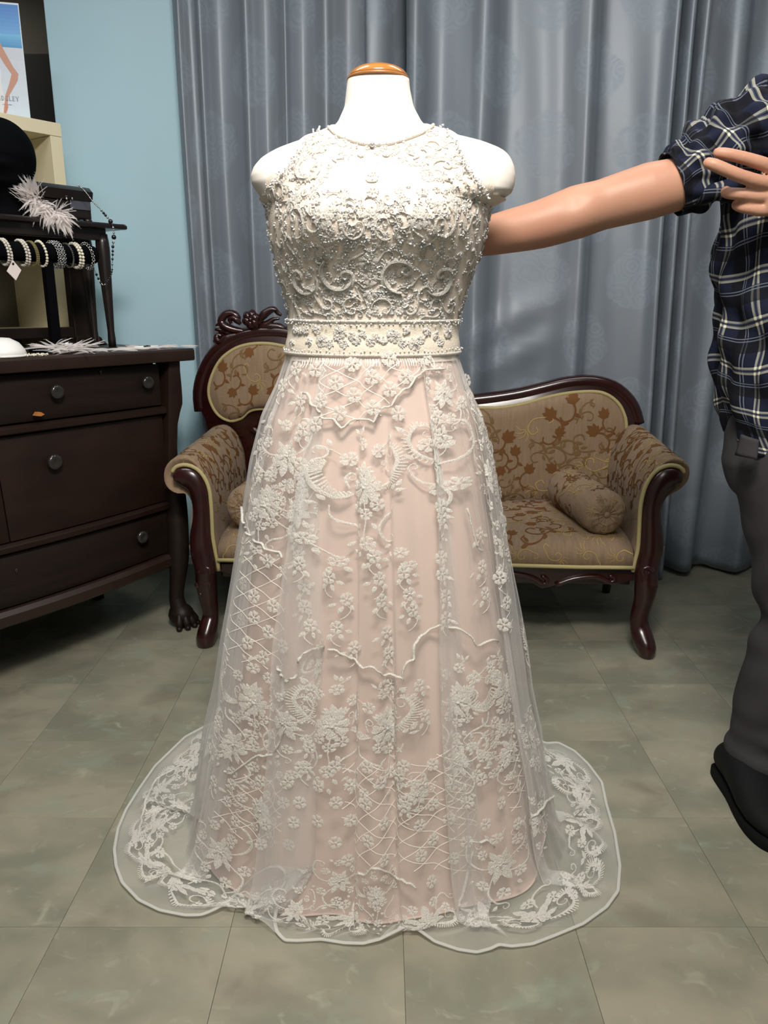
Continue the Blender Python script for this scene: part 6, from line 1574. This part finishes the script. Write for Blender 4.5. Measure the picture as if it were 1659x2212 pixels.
k1 = np.array([-.30, .12, ZT+.052]); kpw = (KO[0]+k1[0]*_kc-k1[1]*_ks, KO[1]+k1[0]*_ks+k1[1]*_kc, k1[2])
sfp = thing('feather_fan', 'dim white feather spray standing on the shelf behind the bracelet bar', 'feathers', kpw)
feather_piece(sfp, np.array(kpw)+np.array([0, 0, .02]), 18, .12, .012, lambda r, k: (r.uniform(-.6, .6), -.2, r.uniform(.5, 1)), 12, .01)
MB().lathe([(.03, 0), (.032, .006), (.01, .012), (.006, .03)], 14).build('base', M['white'], sfp)
# poster: a printed card that leans on nothing, standing on the shelf top
po = at_y(66, 256, KO[1]-.02); pr_ = math.radians(14)
pt_top = at_y(66, 7, KO[1]-.02)[2]; ph = pt_top-kh
poster = thing('poster', 'beach bridal poster card standing on top of the cream shelf', 'poster', (po[0], po[1], kh), pr_)
pw = .30
MB().box((-pw, 0, 0), (0, .006, ph), 0.0008).build('card', mat('poster_edge_white', (214, 224, 232), .35), poster, smooth=False)
def prn(name, poly, col, d):
    m = mat('print_'+name, col, .3); return MB().prism([(x*1.0, z) for x, z in poly], -.0004-d, -d+.0002).build(name, m, poster, smooth=False)
U = ph/250.0
pp = lambda pts: [((x-66)*U, (257-y)*U) for x, y in pts]
def bands(name, y0, y1, c0, c1, n):
    for k in range(n):
        f = (k+.5)/n; c = tuple(int(a+(b-a)*f) for a, b in zip(c0, c1)); ya, yb = y0+(y1-y0)*k/n, y0+(y1-y0)*(k+1)/n
        prn(name, pp([(-60, ya), (64, ya), (64, yb), (-60, yb)]), c, .0)
bands('printed_sky', 11, 72, (70, 128, 200), (112, 172, 228), 8); bands('printed_sea', 72, 100, (120, 190, 232), (82, 150, 205), 5); bands('printed_sand', 100, 256, (206, 212, 224), (214, 230, 244), 6)
prn('printed_dress', pp([(-50, 95), (0, 96), (6, 120), (12, 150), (10, 175), (16, 225), (10, 256), (-50, 256)]), (226, 230, 236), .0006)
prn('printed_arm', pp([(-8, 86), (8, 84), (17, 90), (22, 102), (40, 140), (50, 155), (47, 168), (38, 182), (22, 205), (18, 225), (10, 248), (7, 246), (12, 222), (17, 200), (27, 178), (35, 156), (20, 132), (8, 108), (-2, 104)]), (198, 150, 132), .0010)
prn('printed_hand', pp([(18, 218), (20, 226), (15, 238), (9, 248), (7, 245), (11, 230), (14, 220)]), (206, 140, 120), .0014)
# serif capitals of the printed name, drawn as flat strokes
def letter(ch):
    t, n = .17, .05
    st = {'I': [([(0, 0), (0, 1)], t)], 'D': [([(-.25, 0), (-.25, 1)], t), ([(-.25, .97), (.05, .95), (.28, .72), (.32, .5), (.28, .28), (.05, .05), (-.25, .03)], .11)],
          'G': [([(.30, .80), (.12, .97), (-.12, .95), (-.32, .72), (-.34, .5), (-.32, .28), (-.12, .05), (.12, .03), (.30, .16)], .12), ([(.29, 0), (.29, .42)], .14), ([(.12, .42), (.42, .42)], n)],
          'L': [([(-.25, 0), (-.25, 1)], t), ([(-.25, .025), (.34, .025)], n*1.3), ([(.32, 0), (.36, .22)], n)], 'E': [([(-.25, 0), (-.25, 1)], t), ([(-.25, .975), (.30, .975)], n*1.3), ([(-.25, .51), (.18, .51)], n*1.2), ([(-.25, .025), (.34, .025)], n*1.3), ([(.29, .82), (.29, 1)], n), ([(.33, 0), (.34, .2)], n), ([(.18, .42), (.18, .6)], n)],
          'Y': [([(0, 0), (0, .45)], t), ([(0, .45), (-.36, 1)], t*.9), ([(0, .45), (.36, 1)], n*1.5)]}[ch]
    ser = {'I': [(0, 0), (0, 1)], 'D': [(-.25, 0), (-.25, 1)], 'G': [], 'L': [(-.25, 0), (-.25, 1)], 'E': [(-.25, 0), (-.25, 1)], 'Y': [(0, 0), (-.36, 1), (.36, 1)]}[ch]
    return st+[([(x-.17, y), (x+.17, y)], n) for x, y in ser]
px_ = 1.2; hh = 9.5*U; zb0 = (257-213)*U; m_ = mat('print_grey', (118, 124, 138), .4)
for ch, adv in zip('IDGLEY', (4.5, 8.6, 8.6, 7.4, 7.4, 8)):
    px_ += adv/2; X0 = (px_-66)*U; g = Motif()
    for pts, wd in letter(ch): g.strip([(x*hh*.82, y*hh) for x, y in pts], wd*hh*.9, .0003, .0003)
    V, F = g.arrays(); MB().add(np.stack([X0+V[:, 0], -.0018-V[:, 2]*.1, zb0+V[:, 1]], 1), F).build('printed_letter', m_, poster, smooth=False); px_ += adv/2
MB().box(((8-66)*U, -.0016, (257-222)*U), ((28-66)*U, -.0012, (257-221)*U)).build('printed_rule', m_, poster, smooth=False)
